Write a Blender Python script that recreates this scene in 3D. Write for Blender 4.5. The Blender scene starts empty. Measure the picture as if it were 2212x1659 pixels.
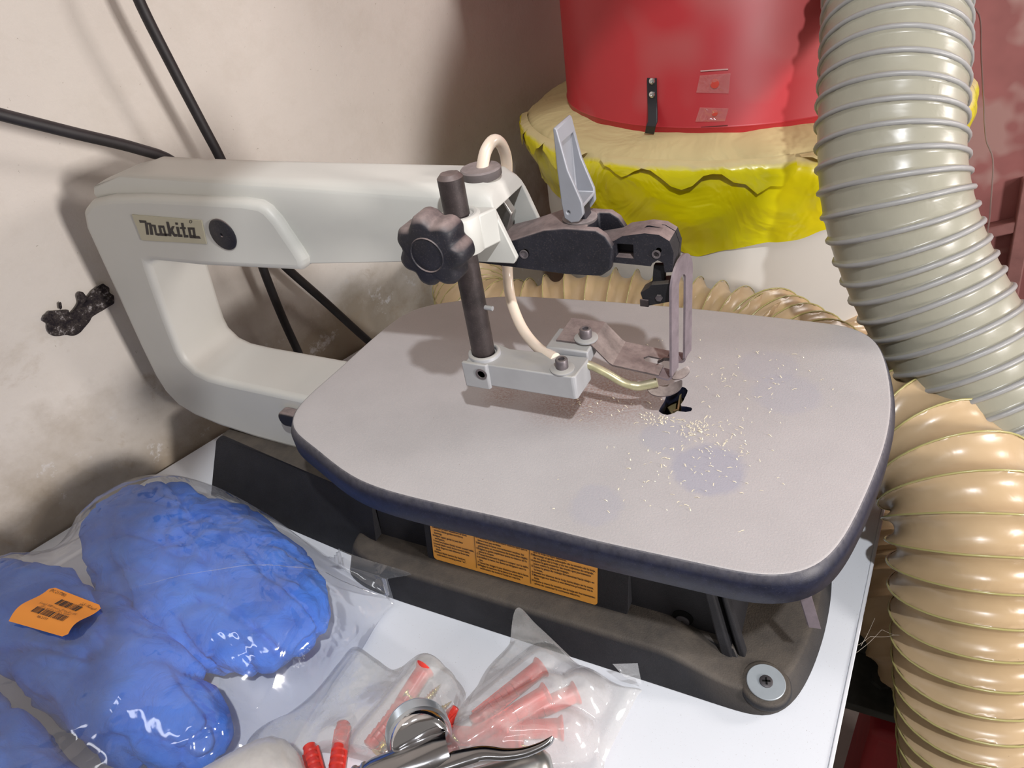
import bpy, bmesh, math, random
from mathutils import Vector, Matrix, Euler, noise
random.seed(7)
R2 = math.radians
SC = bpy.context.scene
COL = SC.collection
V = Vector

# ---------------------------------------------------------------- camera, world, lights, exposure
# units: metres; origin = blade position on the saw table top (z = 0), x along the saw arm, z up
CAM = V((0.09831266, -0.38993922, 0.312))
FPX = 1530.0
cam_d = bpy.data.cameras.new('camera'); cam = bpy.data.objects.new('camera', cam_d); COL.objects.link(cam)
cam.location = CAM
cam.rotation_euler = Euler((R2(54.35846146), R2(7.54476676), R2(24.58342763)), 'XYZ')
cam_d.sensor_width = 36.0; cam_d.lens = FPX / 2212 * 36.0
cam_d.clip_start = 0.02; cam_d.clip_end = 50
SC.camera = cam
SC.view_settings.view_transform = 'Standard'; SC.view_settings.look = 'None'
SC.view_settings.gamma = 1; SC.view_settings.use_curve_mapping = False
SC.view_settings.exposure = -0.10
W = bpy.data.worlds.new('world'); SC.world = W; W.use_nodes = True
W.node_tree.nodes['Background'].inputs[0].default_value = (0.92, 0.84, 0.78, 1)
W.node_tree.nodes['Background'].inputs[1].default_value = 0.23

def light(name, kind, loc, target, energy, color, **kw):
    d = bpy.data.lights.new(name, kind); o = bpy.data.objects.new(name, d); COL.objects.link(o)
    o.location = loc
    o.rotation_euler = (V(target) - V(loc)).to_track_quat('-Z', 'Y').to_euler()
    d.energy = energy; d.color = color
    for k, v in kw.items(): setattr(d, k, v)
    return o
# work lamp with a round shade above and in front of the bench (its cone edge crosses the saw arm)
light('work_lamp', 'SPOT', (0.36, -0.60, 1.02), (0.10, -0.03, -0.02), 45.0, (0.96, 0.97, 1.0),
      shadow_soft_size=0.02, spot_size=R2(42.6), spot_blend=0.02)
# doorway daylight coming in low from the right
light('doorway_light', 'AREA', (1.95, -0.62, 0.36), (-0.3, 0.1, 0.05), 42.0, (1.0, 0.935, 0.90), shape='RECTANGLE', size=0.25, size_y=0.35)
# window light from the right rear corner
light('window_light', 'AREA', (1.30, 0.62, 0.62), (0.15, 0.12, 0.0), 9.0, (1.0, 0.92, 0.88), shape='RECTANGLE', size=0.25, size_y=0.35)
# ceiling tube behind the photographer
light('ceiling_tube', 'AREA', (-0.35, -1.0, 1.55), (-0.2, -0.1, -0.1), 3.0, (0.95, 0.97, 1.0), shape='RECTANGLE', size=1.1, size_y=0.12)

# ---------------------------------------------------------------- picture point -> world point on a real plane
RM = cam.rotation_euler.to_matrix()
def ray(px, py):
    return RM @ V(((px - 1106) / FPX, (829.5 - py) / FPX, -1.0))
def oy(px, py, Y): d = ray(px, py); return CAM + d * ((Y - CAM.y) / d.y)
def oz(px, py, Z): d = ray(px, py); return CAM + d * ((Z - CAM.z) / d.z)
def ox(px, py, X): d = ray(px, py); return CAM + d * ((X - CAM.x) / d.x)
def od(px, py, D): d = ray(px, py).normalized(); return CAM + d * D
def ocyl(px, py, c, r):
    d = ray(px, py); ax, ay = CAM.x - c[0], CAM.y - c[1]
    A = d.x * d.x + d.y * d.y; B = 2 * (ax * d.x + ay * d.y); Cc = ax * ax + ay * ay - r * r
    t = (-B - math.sqrt(max(0, B * B - 4 * A * Cc))) / (2 * A)
    return CAM + d * t

# ---------------------------------------------------------------- materials
class NB:
    def __init__(s, name):
        s.m = bpy.data.materials.new(name); s.m.use_nodes = True
        s.t = s.m.node_tree; s.n = s.t.nodes; s.l = s.t.links
        s.p = s.n['Principled BSDF']; s.out = s.n['Material Output']
        s.tc = s.n.new('ShaderNodeTexCoord')
    def new(s, t, **kw):
        n = s.n.new(t)
        for k, v in kw.items(): setattr(n, k, v)
        return n
    def link(s, a, b): s.l.new(a, b)
    def noise(s, scale, detail=4, rough=0.6, vec=None, dist=0.0):
        n = s.new('ShaderNodeTexNoise'); n.inputs['Scale'].default_value = scale
        n.inputs['Detail'].default_value = detail; n.inputs['Roughness'].default_value = rough
        n.inputs['Distortion'].default_value = dist
        s.link(vec or s.tc.outputs['Object'], n.inputs['Vector']); return n.outputs['Fac']
    def ramp(s, fac, stops):
        r = s.new('ShaderNodeValToRGB'); e = r.color_ramp.elements
        while len(e) < len(stops): e.new(0.5)
        for i, (p, c) in enumerate(stops):
            e[i].position = p; e[i].color = c if len(c) == 4 else (*c, 1)
        s.link(fac, r.inputs[0]); return r.outputs[0]
    def mr(s, v, a, b, c=0, d=1):
        n = s.new('ShaderNodeMapRange'); n.inputs[1].default_value = a; n.inputs[2].default_value = b
        n.inputs[3].default_value = c; n.inputs[4].default_value = d; s.link(v, n.inputs[0]); return n.outputs[0]
    def math(s, op, a, b=None):
        n = s.new('ShaderNodeMath', operation=op)
        for i, x in enumerate((a, b)):
            if x is None: continue
            if hasattr(x, 'links'): s.link(x, n.inputs[i])
            else: n.inputs[i].default_value = x
        return n.outputs[0]
    def mix(s, f, a, b, mode='MIX'):
        n = s.new('ShaderNodeMix', data_type='RGBA', blend_type=mode)
        for sock, x in ((n.inputs[0], f), (n.inputs[6], a), (n.inputs[7], b)):
            if hasattr(x, 'links'): s.link(x, sock)
            elif isinstance(x, (int, float)): sock.default_value = x
            else: sock.default_value = (*x, 1) if len(x) == 3 else x
        return n.outputs[2]
    def bump(s, h, dist=0.001, strength=0.5):
        b = s.new('ShaderNodeBump'); b.inputs['Distance'].default_value = dist; b.inputs['Strength'].default_value = strength
        s.link(h, b.inputs['Height']); s.link(b.outputs[0], s.p.inputs['Normal']); return b.outputs[0]
    def set(s, rough=0.5, metal=0.0, spec=0.5):
        s.p.inputs['Roughness'].default_value = rough; s.p.inputs['Metallic'].default_value = metal
        s.p.inputs['Specular IOR Level'].default_value = spec

def mat(name, color, rough=0.5, metal=0.0, var=0.12, vs=30, bump=0.0, bs=400, spec=0.5, dust=None, dust_amt=0.6, spots=None):
    b = NB(name); b.set(rough, metal, spec)
    c = b.mix(b.mr(b.noise(vs), 0.3, 0.7), tuple(x * (1 - var) for x in color), tuple(min(1, x * (1 + var)) for x in color))
    if spots:
        c = b.mix(b.mr(b.noise(spots[1], 3, 0.7), spots[2], spots[2] + 0.06), c, spots[0])
    if dust:
        g = b.new('ShaderNodeNewGeometry'); sx = b.new('ShaderNodeSeparateXYZ'); b.link(g.outputs['Normal'], sx.inputs[0])
        up = b.mr(sx.outputs[2], 0.40, 0.85)
        f = b.math('MULTIPLY', up, b.mr(b.noise(vs * 1.3, 6, 0.7), 0.25, 0.6, 0.35, 1.0))
        f = b.math('MULTIPLY', f, dust_amt)
        sp = b.math('MULTIPLY', b.mr(b.noise(1100, 3, 0.6), 0.56, 0.74), 0.10)
        f = b.math('MAXIMUM', f, sp)
        c = b.mix(f, c, dust)
    b.link(c, b.p.inputs['Base Color'])
    if bump: b.bump(b.noise(bs, 4, 0.6), 0.001, bump)
    return b.m

DUST = (0.36, 0.28, 0.26)
M = {}
M['cream'] = mat('cream_paint', (0.54, 0.54, 0.505), 0.42, var=0.03, vs=8, bump=0.05, bs=900, spec=0.35, dust=(0.55, 0.50, 0.44), dust_amt=0.25)
M['black_cast'] = mat('black_cast_iron', (0.016, 0.016, 0.019), 0.62, var=0.3, vs=25, bump=0.35, bs=900, spec=0.3, dust=(0.13, 0.108, 0.085), dust_amt=0.62)
M['black_plastic'] = mat('black_plastic', (0.016, 0.016, 0.022), 0.5, var=0.3, vs=60, bump=0.08, bs=1500, spec=0.35, dust=DUST, dust_amt=0.7)
M['navy_rim'] = mat('table_rim_paint', (0.012, 0.014, 0.030), 0.45, var=0.3, vs=200, bump=0.08, bs=1500, spec=0.3, dust=(0.20, 0.19, 0.20), dust_amt=0.7)
M['steel_post'] = mat('dark_steel_post', (0.045, 0.035, 0.035), 0.5, 0.3, var=0.4, vs=70, bump=0.1, bs=1500, dust=DUST, dust_amt=0.5)
M['grey_cast'] = mat('grey_cast_alloy', (0.34, 0.345, 0.36), 0.5, 0.1, var=0.06, vs=40, bump=0.06, bs=1200, spec=0.4, dust=(0.42, 0.40, 0.35), dust_amt=0.7)
M['lever_grey'] = mat('grey_lever_paint', (0.26, 0.27, 0.30), 0.42, 0.1, var=0.06, vs=40, spec=0.5, dust=(0.40, 0.38, 0.36), dust_amt=0.3)
M['sheet'] = mat('dusty_sheet_steel', (0.13, 0.105, 0.105), 0.5, 0.35, var=0.3, vs=120, bump=0.1, bs=1500, dust=(0.42, 0.35, 0.32), dust_amt=0.85)
M['guard'] = mat('lilac_dusted_steel', (0.20, 0.165, 0.185), 0.55, 0.3, var=0.2, vs=90, bump=0.1, bs=1500, dust=DUST, dust_amt=0.5)
M['bolt'] = mat('dusty_bolt_steel', (0.16, 0.14, 0.15), 0.45, 0.5, var=0.3, vs=200, dust=(0.33, 0.30, 0.27), dust_amt=0.7)
M['hole'] = mat('dark_hole', (0.006, 0.006, 0.006), 0.8, spec=0.1)
M['brass_tube'] = mat('olive_plated_tube', (0.42, 0.40, 0.24), 0.35, 0.5, var=0.2, vs=120, dust=(0.5, 0.43, 0.36), dust_amt=0.5)
M['tube'] = mat('milky_air_tube', (0.80, 0.68, 0.56), 0.25, var=0.04, vs=60, spec=0.6)
M['tube'].node_tree.nodes['Principled BSDF'].inputs['Subsurface Weight'].default_value = 0.25
M['tube'].node_tree.nodes['Principled BSDF'].inputs['Subsurface Radius'].default_value = (0.004, 0.003, 0.002)
M['rubber'] = mat('grey_rubber', (0.10, 0.085, 0.085), 0.7, var=0.15, vs=80, dust=(0.30, 0.25, 0.24), dust_amt=0.8)
M['cable'] = mat('black_cable', (0.018, 0.016, 0.018), 0.55, var=0.3, vs=60, dust=(0.10, 0.085, 0.09), dust_amt=0.6)
M['washer'] = mat('zinc_washer', (0.36, 0.40, 0.43), 0.45, 0.3, var=0.06, vs=60)
M['screwblack'] = mat('black_screw', (0.07, 0.065, 0.07), 0.5, 0.4)
M['label'] = mat('orange_label', (0.72, 0.33, 0.06), 0.35, var=0.03, vs=30)
M['ink'] = mat('black_ink', (0.02, 0.015, 0.015), 0.5)
M['plate'] = mat('name_plate_olive', (0.42, 0.40, 0.30), 0.3, 0.2, var=0.03)
M['bench'] = mat('white_bench_laminate', (0.74, 0.77, 0.82), 0.4, var=0.02, vs=10, bump=0.03, bs=500, spots=((0.40, 0.38, 0.36), 900, 0.655))
M['bench_edge'] = mat('white_edge_band', (0.74, 0.76, 0.80), 0.4, var=0.05, vs=30)
M['red'] = mat('red_drum_paint', (0.42, 0.026, 0.032), 0.38, var=0.07, vs=6, spec=0.35, dust=None, spots=((0.42, 0.07, 0.07), 3.2, 0.57))
M['latch'] = mat('black_latch_steel', (0.03, 0.03, 0.035), 0.4, 0.3)
M['chrome_screw'] = mat('bright_screw', (0.75, 0.75, 0.75), 0.25, 1.0)
M['whitebag'] = mat('white_collection_bag', (0.62, 0.60, 0.56), 0.45, var=0.04, vs=5)
M['door'] = mat('dusty_maroon_door', (0.36, 0.14, 0.135), 0.6, var=0.25, vs=5, bump=0.1, bs=80, spots=((0.46, 0.27, 0.25), 6, 0.52))
M['door_frame'] = mat('maroon_door_frame', (0.30, 0.14, 0.13), 0.6, var=0.2, vs=20)
M['floor'] = mat('dark_floor', (0.10, 0.085, 0.075), 0.8, var=0.3, vs=6)
M['steel_dark'] = mat('dark_stand_steel', (0.06, 0.065, 0.06), 0.6, 0.2, var=0.4, vs=30)
M['redbox'] = mat('red_box_paint', (0.40, 0.03, 0.04), 0.5)
M['plug'] = mat('red_plug_plastic', (0.70, 0.05, 0.035), 0.35, var=0.1, vs=200)
M['brass'] = mat('yellow_zinc_screw', (0.80, 0.66, 0.22), 0.28, 1.0, var=0.15, vs=300)
M['chrome'] = mat('chrome', (0.78, 0.78, 0.80), 0.07, 1.0, var=0.02)
M['chrome_ring'] = mat('satin_chrome_thread', (0.55, 0.60, 0.65), 0.28, 0.9, var=0.1)
M['gunmetal'] = mat('dark_chrome', (0.32, 0.32, 0.33), 0.14, 1.0, var=0.1, spots=((0.75, 0.72, 0.66), 160, 0.72))
M['steel_plain'] = mat('plain_steel', (0.50, 0.50, 0.48), 0.3, 0.9, var=0.15, vs=90)
M['sticker'] = mat('orange_sticker', (1.0, 0.36, 0.05), 0.6, var=0.02)
M['chips'] = mat('wood_chips', (0.85, 0.78, 0.60), 0.7, var=0.1, vs=200)
M['taupe_dust'] = mat('brass_plate_inside', (0.40, 0.32, 0.16), 0.35, 0.6, var=0.1, vs=120)
M['web'] = mat('cobweb', (0.5, 0.45, 0.38), 0.8)
M['wire'] = mat('thin_wire', (0.16, 0.10, 0.09), 0.5)
M['black_barcode'] = M['ink']

def blue_cloth():
    b = NB('blue_nonwoven'); b.set(0.75, 0, 0.2)
    n1 = b.noise(18, 5, 0.6)
    c = b.ramp(n1, [(0.25, (0.012, 0.095, 0.48)), (0.55, (0.022, 0.155, 0.64)), (0.8, (0.045, 0.22, 0.74))])
    b.link(c, b.p.inputs['Base Color'])
    b.bump(b.noise(45, 6, 0.6, dist=0.8), 0.006, 0.6)
    return b.m
M['blue'] = blue_cloth()

def table_top():
    b = NB('dusty_grey_table_top'); b.set(0.45, 0.05, 0.4)
    base = b.mix(b.mr(b.noise(9, 4), 0.3, 0.7), (0.40, 0.385, 0.385), (0.47, 0.45, 0.45))
    # fine dust grains
    base = b.mix(b.math('MULTIPLY', b.mr(b.noise(700, 3, 0.7), 0.5, 0.75), 0.35), base, (0.56, 0.50, 0.47))
    base = b.mix(b.mr(b.noise(420, 2, 0.7), 0.74, 0.78), base, (0.25, 0.2, 0.17))
    # rubbed clean bluish spots where a finger wiped the dust away
    for (px, py, rad, amt) in ((1530, 1012, 0.022, 0.75), (1290, 1090, 0.016, 0.35), (1440, 945, 0.016, 0.4), (1700, 850, 0.022, 0.35), (1660, 790, 0.02, 0.3)):
        p = oz(px, py, 0)
        v = b.new('ShaderNodeVectorMath', operation='DISTANCE'); b.link(b.tc.outputs['Object'], v.inputs[0]); v.inputs[1].default_value = p
        d = b.math('ADD', v.outputs['Value'], b.math('MULTIPLY', b.math('SUBTRACT', b.noise(60, 3), 0.5), 0.012))
        base = b.mix(b.math('MULTIPLY', b.mr(d, rad * 0.9, rad * 1.15, 1, 0), amt), base, (0.36, 0.36, 0.42))
    # brown dust around the blade slot; under the guide arm it also paints the arm's shadow
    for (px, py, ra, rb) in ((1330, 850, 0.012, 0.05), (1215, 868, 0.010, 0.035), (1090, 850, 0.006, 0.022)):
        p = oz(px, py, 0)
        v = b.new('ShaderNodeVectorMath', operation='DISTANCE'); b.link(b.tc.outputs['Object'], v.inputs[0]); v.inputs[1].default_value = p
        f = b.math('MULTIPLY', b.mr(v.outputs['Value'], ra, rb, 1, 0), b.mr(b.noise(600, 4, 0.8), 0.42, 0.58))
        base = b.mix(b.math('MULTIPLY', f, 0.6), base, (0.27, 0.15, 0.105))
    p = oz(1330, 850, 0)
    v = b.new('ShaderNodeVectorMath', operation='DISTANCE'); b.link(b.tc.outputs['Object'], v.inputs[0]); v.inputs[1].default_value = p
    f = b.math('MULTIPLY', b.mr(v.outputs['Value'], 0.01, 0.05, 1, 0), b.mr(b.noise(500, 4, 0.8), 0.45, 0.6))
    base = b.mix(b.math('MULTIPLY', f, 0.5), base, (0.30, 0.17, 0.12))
    b.link(base, b.p.inputs['Base Color'])
    b.bump(b.noise(800, 4, 0.7), 0.0006, 0.35)
    return b.m
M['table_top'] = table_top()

def wall_mat():
    b = NB('stained_plaster'); b.set(0.75, 0, 0.25)
    sx = b.new('ShaderNodeSeparateXYZ'); b.link(b.tc.outputs['Object'], sx.inputs[0]); z = sx.outputs[2]
    base = b.mix(b.mr(b.noise(3.0, 5), 0.3, 0.7), (0.63, 0.59, 0.54), (0.71, 0.67, 0.62))
    base = b.mix(b.math('MULTIPLY', b.mr(b.noise(14, 6, 0.7), 0.5, 0.8), 0.35), base, (0.50, 0.45, 0.38))
    # rising damp: brown blotches low on the wall
    damp = b.mr(b.math('ADD', z, b.math('MULTIPLY', b.math('SUBTRACT', b.noise(7, 6, 0.65), 0.5), 0.34)), -0.155, -0.05, 1, 0)
    base = b.mix(b.math('MULTIPLY', damp, 0.75), base, (0.26, 0.20, 0.125))
    blot = b.math('MULTIPLY', b.mr(b.noise(9, 7, 0.7, dist=0.4), 0.58, 0.70), b.mr(z, -0.02, 0.06, 1, 0))
    base = b.mix(b.math('MULTIPLY', blot, 0.7), base, (0.36, 0.28, 0.19))
    flake = b.math('MULTIPLY', b.mr(b.noise(26, 8, 0.75), 0.60, 0.66), b.mr(z, -0.10, -0.02, 1, 0))
    base = b.mix(flake, base, (0.62, 0.60, 0.58))
    base = b.mix(b.math('MULTIPLY', b.mr(b.noise(160, 3, 0.8), 0.70, 0.74), 0.6), base, (0.25, 0.21, 0.16))
    b.link(base, b.p.inputs['Base Color'])
    h = b.math('ADD', b.noise(22, 6, 0.6), b.math('MULTIPLY', b.noise(220, 4, 0.7), 0.12))
    b.bump(h, 0.006, 0.35)
    return b.m
M['wall'] = wall_mat()

def chip_mat():
    b = NB('bare_dark_plaster_chip'); b.set(0.9, 0, 0.1)
    n = b.noise(130, 6, 0.8)
    b.link(b.ramp(n, [(0.40, (0.03, 0.025, 0.03)), (0.56, (0.09, 0.075, 0.07)), (0.62, (0.5, 0.47, 0.47))]), b.p.inputs['Base Color'])
    b.bump(n, 0.004, 1.0)
    return b.m
M['chip'] = chip_mat()

def hose_mat(name, c1, c2, rough, spec):
    b = NB(name); b.set(rough, 0, spec)
    c = b.mix(b.mr(b.noise(12, 4), 0.3, 0.7), c1, c2)
    c = b.mix(b.mr(b.noise(300, 3, 0.8), 0.72, 0.76), c, tuple(x * 0.6 for x in c1))
    b.link(c, b.p.inputs['Base Color'])
    b.bump(b.noise(35, 3, 0.5, dist=0.6), 0.002, 0.35)
    return b.m
M['hose_grey'] = hose_mat('grey_pvc_hose', (0.28, 0.27, 0.215), (0.325, 0.315, 0.25), 0.30, 0.5)
M['hose_wire'] = hose_mat('grey_hose_rib', (0.27, 0.27, 0.265), (0.31, 0.31, 0.305), 0.4, 0.5)
M['hose_beige'] = hose_mat('beige_pvc_hose', (0.42, 0.30, 0.17), (0.50, 0.37, 0.225), 0.30, 0.5)

M['rib'] = hose_mat('olive_hose_rib', (0.36, 0.32, 0.12), (0.42, 0.38, 0.16), 0.25, 0.6)
def tape_mat():
    b = NB('yellow_tape'); b.set(0.22, 0, 0.6)
    g = b.new('ShaderNodeNewGeometry'); sx = b.new('ShaderNodeSeparateXYZ'); b.link(g.outputs['Normal'], sx.inputs[0])
    up = b.mr(b.math('ADD', sx.outputs[2], b.math('MULTIPLY', b.math('SUBTRACT', b.noise(30, 5), 0.5), 0.4)), 0.45, 0.7)
    c = b.mix(b.mr(b.noise(6, 4), 0.3, 0.7), (0.70, 0.56, 0.0), (0.62, 0.60, 0.01))
    c = b.mix(b.math('MULTIPLY', up, 0.85), c, (0.56, 0.46, 0.28))
    b.link(c, b.p.inputs['Base Color'])
    r = b.mr(up, 0, 1, 0.2, 0.7); b.link(r, b.p.inputs['Roughness'])
    b.bump(b.noise(14, 3, 0.5, dist=1.2), 0.012, 0.5)
    return b.m
M['tape'] = tape_mat()

def film(name, haze, tint, bump_s, bump_d, rough=0.075, gloss=0.14, hs=40):
    b = NB(name); b.n.remove(b.p)
    tr = b.new('ShaderNodeBsdfTransparent'); tr.inputs[0].default_value = (0.985, 0.985, 0.99, 1)
    df = b.new('ShaderNodeBsdfDiffuse'); df.inputs[0].default_value = (*tint, 1)
    gl = b.new('ShaderNodeBsdfGlossy'); gl.inputs[0].default_value = (1, 1, 1, 1); gl.inputs['Roughness'].default_value = rough
    # broad soft undulation everywhere, sharp crinkles only in patches
    soft = b.noise(bump_s * 0.45, 2, 0.4, dist=0.8)
    cr = b.math('ABSOLUTE', b.math('SUBTRACT', b.noise(bump_s * 1.5, 1, 0.4, dist=0.5), 0.5))
    patchy = b.mr(b.noise(bump_s * 0.8, 2, 0.5), 0.45, 0.62)
    h = b.math('ADD', b.math('MULTIPLY', soft, 1.2), b.math('MULTIPLY', b.math('MULTIPLY', cr, patchy), 1.9))
    bp = b.new('ShaderNodeBump'); bp.inputs['Distance'].default_value = bump_d; bp.inputs['Strength'].default_value = 1.0
    b.link(h, bp.inputs['Height'])
    b.link(bp.outputs[0], gl.inputs['Normal'])
    m1 = b.new('ShaderNodeMixShader')
    b.link(b.mr(b.noise(hs, 4), 0.3, 0.7, haze * 0.7, haze * 1.3), m1.inputs[0]); b.link(tr.outputs[0], m1.inputs[1]); b.link(df.outputs[0], m1.inputs[2])
    lw = b.new('ShaderNodeFresnel'); lw.inputs[0].default_value = 1.30; b.link(bp.outputs[0], lw.inputs['Normal'])
    m2 = b.new('ShaderNodeMixShader')
    b.link(b.mr(lw.outputs[0], 0, 1, gloss * 0.5, 0.55), m2.inputs[0]); b.link(m1.outputs[0], m2.inputs[1]); b.link(gl.outputs[0], m2.inputs[2])
    b.link(m2.outputs[0], b.out.inputs[0])
    return b.m
M['film_big'] = film('thin_clear_bag_film', 0.07, (0.72, 0.76, 0.82), 26, 0.0035)
M['film_small'] = film('milky_small_bag_film', 0.34, (0.74, 0.74, 0.72), 30, 0.003)
M['film_tail'] = film('clear_bag_film', 0.22, (0.72, 0.74, 0.76), 40, 0.006)
M['tape_clear'] = film('clear_tape', 0.22, (0.85, 0.45, 0.42), 60, 0.004, 0.2)
M['cup'] = film('frosted_cup', 0.55, (0.60, 0.58, 0.55), 10, 0.001, 0.25, 0.2)

# ---------------------------------------------------------------- mesh helpers
def finish(me, smooth=40):
    for p in me.polygons: p.use_smooth = True
    me.set_sharp_from_angle(angle=R2(smooth))
def obj(name, bm, m, parent=None, label=None, smooth=40, bevel=None, bseg=2):
    me = bpy.data.meshes.new(name)
    bmesh.ops.recalc_face_normals(bm, faces=bm.faces)
    bm.to_mesh(me); bm.free()
    for mm in (m if isinstance(m, (list, tuple)) else [m]): me.materials.append(mm)
    finish(me, smooth)
    o = bpy.data.objects.new(name, me); COL.objects.link(o)
    if parent: attach(o, parent)
    if label: o['label'] = label
    if bevel:
        md = o.modifiers.new('bevel', 'BEVEL'); md.width = bevel; md.segments = bseg; md.limit_method = 'ANGLE'; md.angle_limit = R2(35)
        md.harden_normals = False
    return o
def world_of(o):
    m = o.matrix_basis.copy()
    if o.parent: m = world_of(o.parent) @ o.matrix_parent_inverse @ m
    return m
def attach(o, p):
    o.parent = p; o.matrix_parent_inverse = world_of(p).inverted()
def tag(o, label, cat, group=None, kind=None):
    o['label'] = label; o['category'] = cat
    if group: o['group'] = group
    if kind: o['kind'] = kind
    return o
def thing(name, label, cat, loc=(0, 0, 0), group=None, rot=0):
    o = bpy.data.objects.new(name, None); COL.objects.link(o); o.location = loc; o.rotation_euler = (0, 0, rot)
    o.empty_display_size = 0.01
    return tag(o, label, cat, group)
def bake(o, *mods):
    dg = bpy.context.evaluated_depsgraph_get(); dg.update()
    me = bpy.data.meshes.new_from_object(o.evaluated_get(dg)); o.modifiers.clear()
    o.data = me; return o
def boolean(o, cutters, smooth=40, op='DIFFERENCE'):
    for c in cutters:
        md = o.modifiers.new('b', 'BOOLEAN'); md.operation = op; md.solver = 'EXACT'; md.object = c
    bake(o)
    for c in cutters:
        me = c.data; bpy.data.objects.remove(c); bpy.data.meshes.remove(me)
    finish(o.data, smooth); return o
def prism(bm, poly, a, b, axis='y', b_poly=None):
    """extrude a 2D polygon: axis y -> poly is (x,z); z -> (x,y); x -> (y,z)"""
    def mk(p, t): return {'y': (p[0], t, p[1]), 'z': (p[0], p[1], t), 'x': (t, p[0], p[1])}[axis]
    A = [bm.verts.new(mk(p, a)) for p in poly]; B = [bm.verts.new(mk(p, b)) for p in (b_poly or poly)]
    n = len(poly)
    bm.faces.new(A); bm.faces.new(B[::-1])
    for i in range(n): bm.faces.new((A[i], B[i], B[(i + 1) % n], A[(i + 1) % n]))
    return A + B
def box(bm, x0, x1, y0, y1, z0, z1):
    return prism(bm, [(x0, y0), (x1, y0), (x1, y1), (x0, y1)], z0, z1, 'z')
def frame_of(axis):
    a = V(axis).normalized(); t = V((0, 0, 1)) if abs(a.z) < 0.9 else V((1, 0, 0))
    u = a.cross(t).normalized(); return a, u, a.cross(u)
def lathe(bm, prof, origin, axis=(0, 0, 1), n=32, mod=None):
    """prof: list of (r, h) along axis"""
    a, u, w = frame_of(axis); o = V(origin); rings = []
    for (r, h) in prof:
        if r < 1e-6: rings.append([bm.verts.new(o + a * h)]); continue
        ring = []
        for i in range(n):
            t = 2 * math.pi * i / n; rr = r * (mod(t, h) if mod else 1)
            ring.append(bm.verts.new(o + a * h + (u * math.cos(t) + w * math.sin(t)) * rr))
        rings.append(ring)
    for A, B in zip(rings, rings[1:]):
        if len(A) == 1 and len(B) == 1: continue
        for i in range(n):
            j = (i + 1) % n
            if len(A) == 1: bm.faces.new((A[0], B[i], B[j]))
            elif len(B) == 1: bm.faces.new((A[i], B[0], A[j]))
            else: bm.faces.new((A[i], B[i], B[j], A[j]))
    for k, fl in ((0, False), (-1, True)):
        if len(rings[k]) > 1: bm.faces.new(rings[k] if fl else rings[k][::-1])
def cyl(bm, p0, p1, r, n=24, r2=None):
    p0, p1 = V(p0), V(p1); lathe(bm, [(r, 0), (r if r2 is None else r2, (p1 - p0).length)], p0, p1 - p0, n)
def catmull(P, per=8):
    P = [V(p) for p in P]; Q = [P[0] * 2 - P[1]] + P + [P[-1] * 2 - P[-2]]; out = []
    for i in range(1, len(Q) - 2):
        for k in range(per):
            t = k / per; a, b, c, d = Q[i - 1], Q[i], Q[i + 1], Q[i + 2]
            out.append(0.5 * ((2 * b) + (c - a) * t + (2 * a - 5 * b + 4 * c - d) * t * t + (3 * b - a - 3 * c + d) * t ** 3))
    out.append(P[-1]); return out
def resample(P, step):
    L = [0]
    for a, b in zip(P, P[1:]): L.append(L[-1] + (b - a).length)
    n = max(2, int(L[-1] / step)); out = []; j = 0
    for i in range(n + 1):
        s = L[-1] * i / n
        while j < len(L) - 2 and L[j + 1] < s: j += 1
        t = (s - L[j]) / max(1e-9, L[j + 1] - L[j]); out.append(P[j].lerp(P[j + 1], t))
    return out, L[-1] / n
def tube(bm, P, rfun, n=16, cap=True, mats=None):
    """sweep with parallel-transport frames; rfun(i, theta, s)"""
    P = [V(p) for p in P]; T = []
    for i in range(len(P)):
        T.append((P[min(i + 1, len(P) - 1)] - P[max(i - 1, 0)]).normalized())
    _, u, w = frame_of(T[0]); rings = []; s = 0
    for i, p in enumerate(P):
        if i:
            s += (P[i] - P[i - 1]).length
            q = T[i - 1].rotation_difference(T[i]); u = q @ u
            u = (u - T[i] * u.dot(T[i])).normalized()
        w = T[i].cross(u)
        rings.append([bm.verts.new(p + (u * math.cos(2 * math.pi * k / n) + w * math.sin(2 * math.pi * k / n)) * (rfun(i, 2 * math.pi * k / n, s) if callable(rfun) else rfun)) for k in range(n)])
    for a, (A, B) in enumerate(zip(rings, rings[1:])):
        for k in range(n):
            f = bm.faces.new((A[k], A[(k + 1) % n], B[(k + 1) % n], B[k]))
            if mats: f.material_index = mats(a, k)
    if cap: bm.faces.new(rings[0][::-1]); bm.faces.new(rings[-1])
    return rings
def strip(bm, pts, width_vec, th_vec):
    """a bent flat bar: centre line pts, half width vector and thickness vector"""
    w, t = V(width_vec), V(th_vec); rings = []
    for p in pts:
        p = V(p); rings.append([bm.verts.new(p + a) for a in (w, -w, -w + t, w + t)])
    for A, B in zip(rings, rings[1:]):
        for k in range(4): bm.faces.new((A[k], A[(k + 1) % 4], B[(k + 1) % 4], B[k]))
    bm.faces.new(rings[0][::-1]); bm.faces.new(rings[-1])
def spline2(P, per=6, closed=True):
    n = len(P); out = []
    for i in range(n):
        a, b, c, d = (V((*P[(i + k) % n], 0)) for k in (-1, 0, 1, 2))
        for k in range(per):
            t = k / per
            q = 0.5 * ((2 * b) + (c - a) * t + (2 * a - 5 * b + 4 * c - d) * t * t + (3 * b - a - 3 * c + d) * t ** 3)
            out.append((q.x, q.y))
    return out
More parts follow.
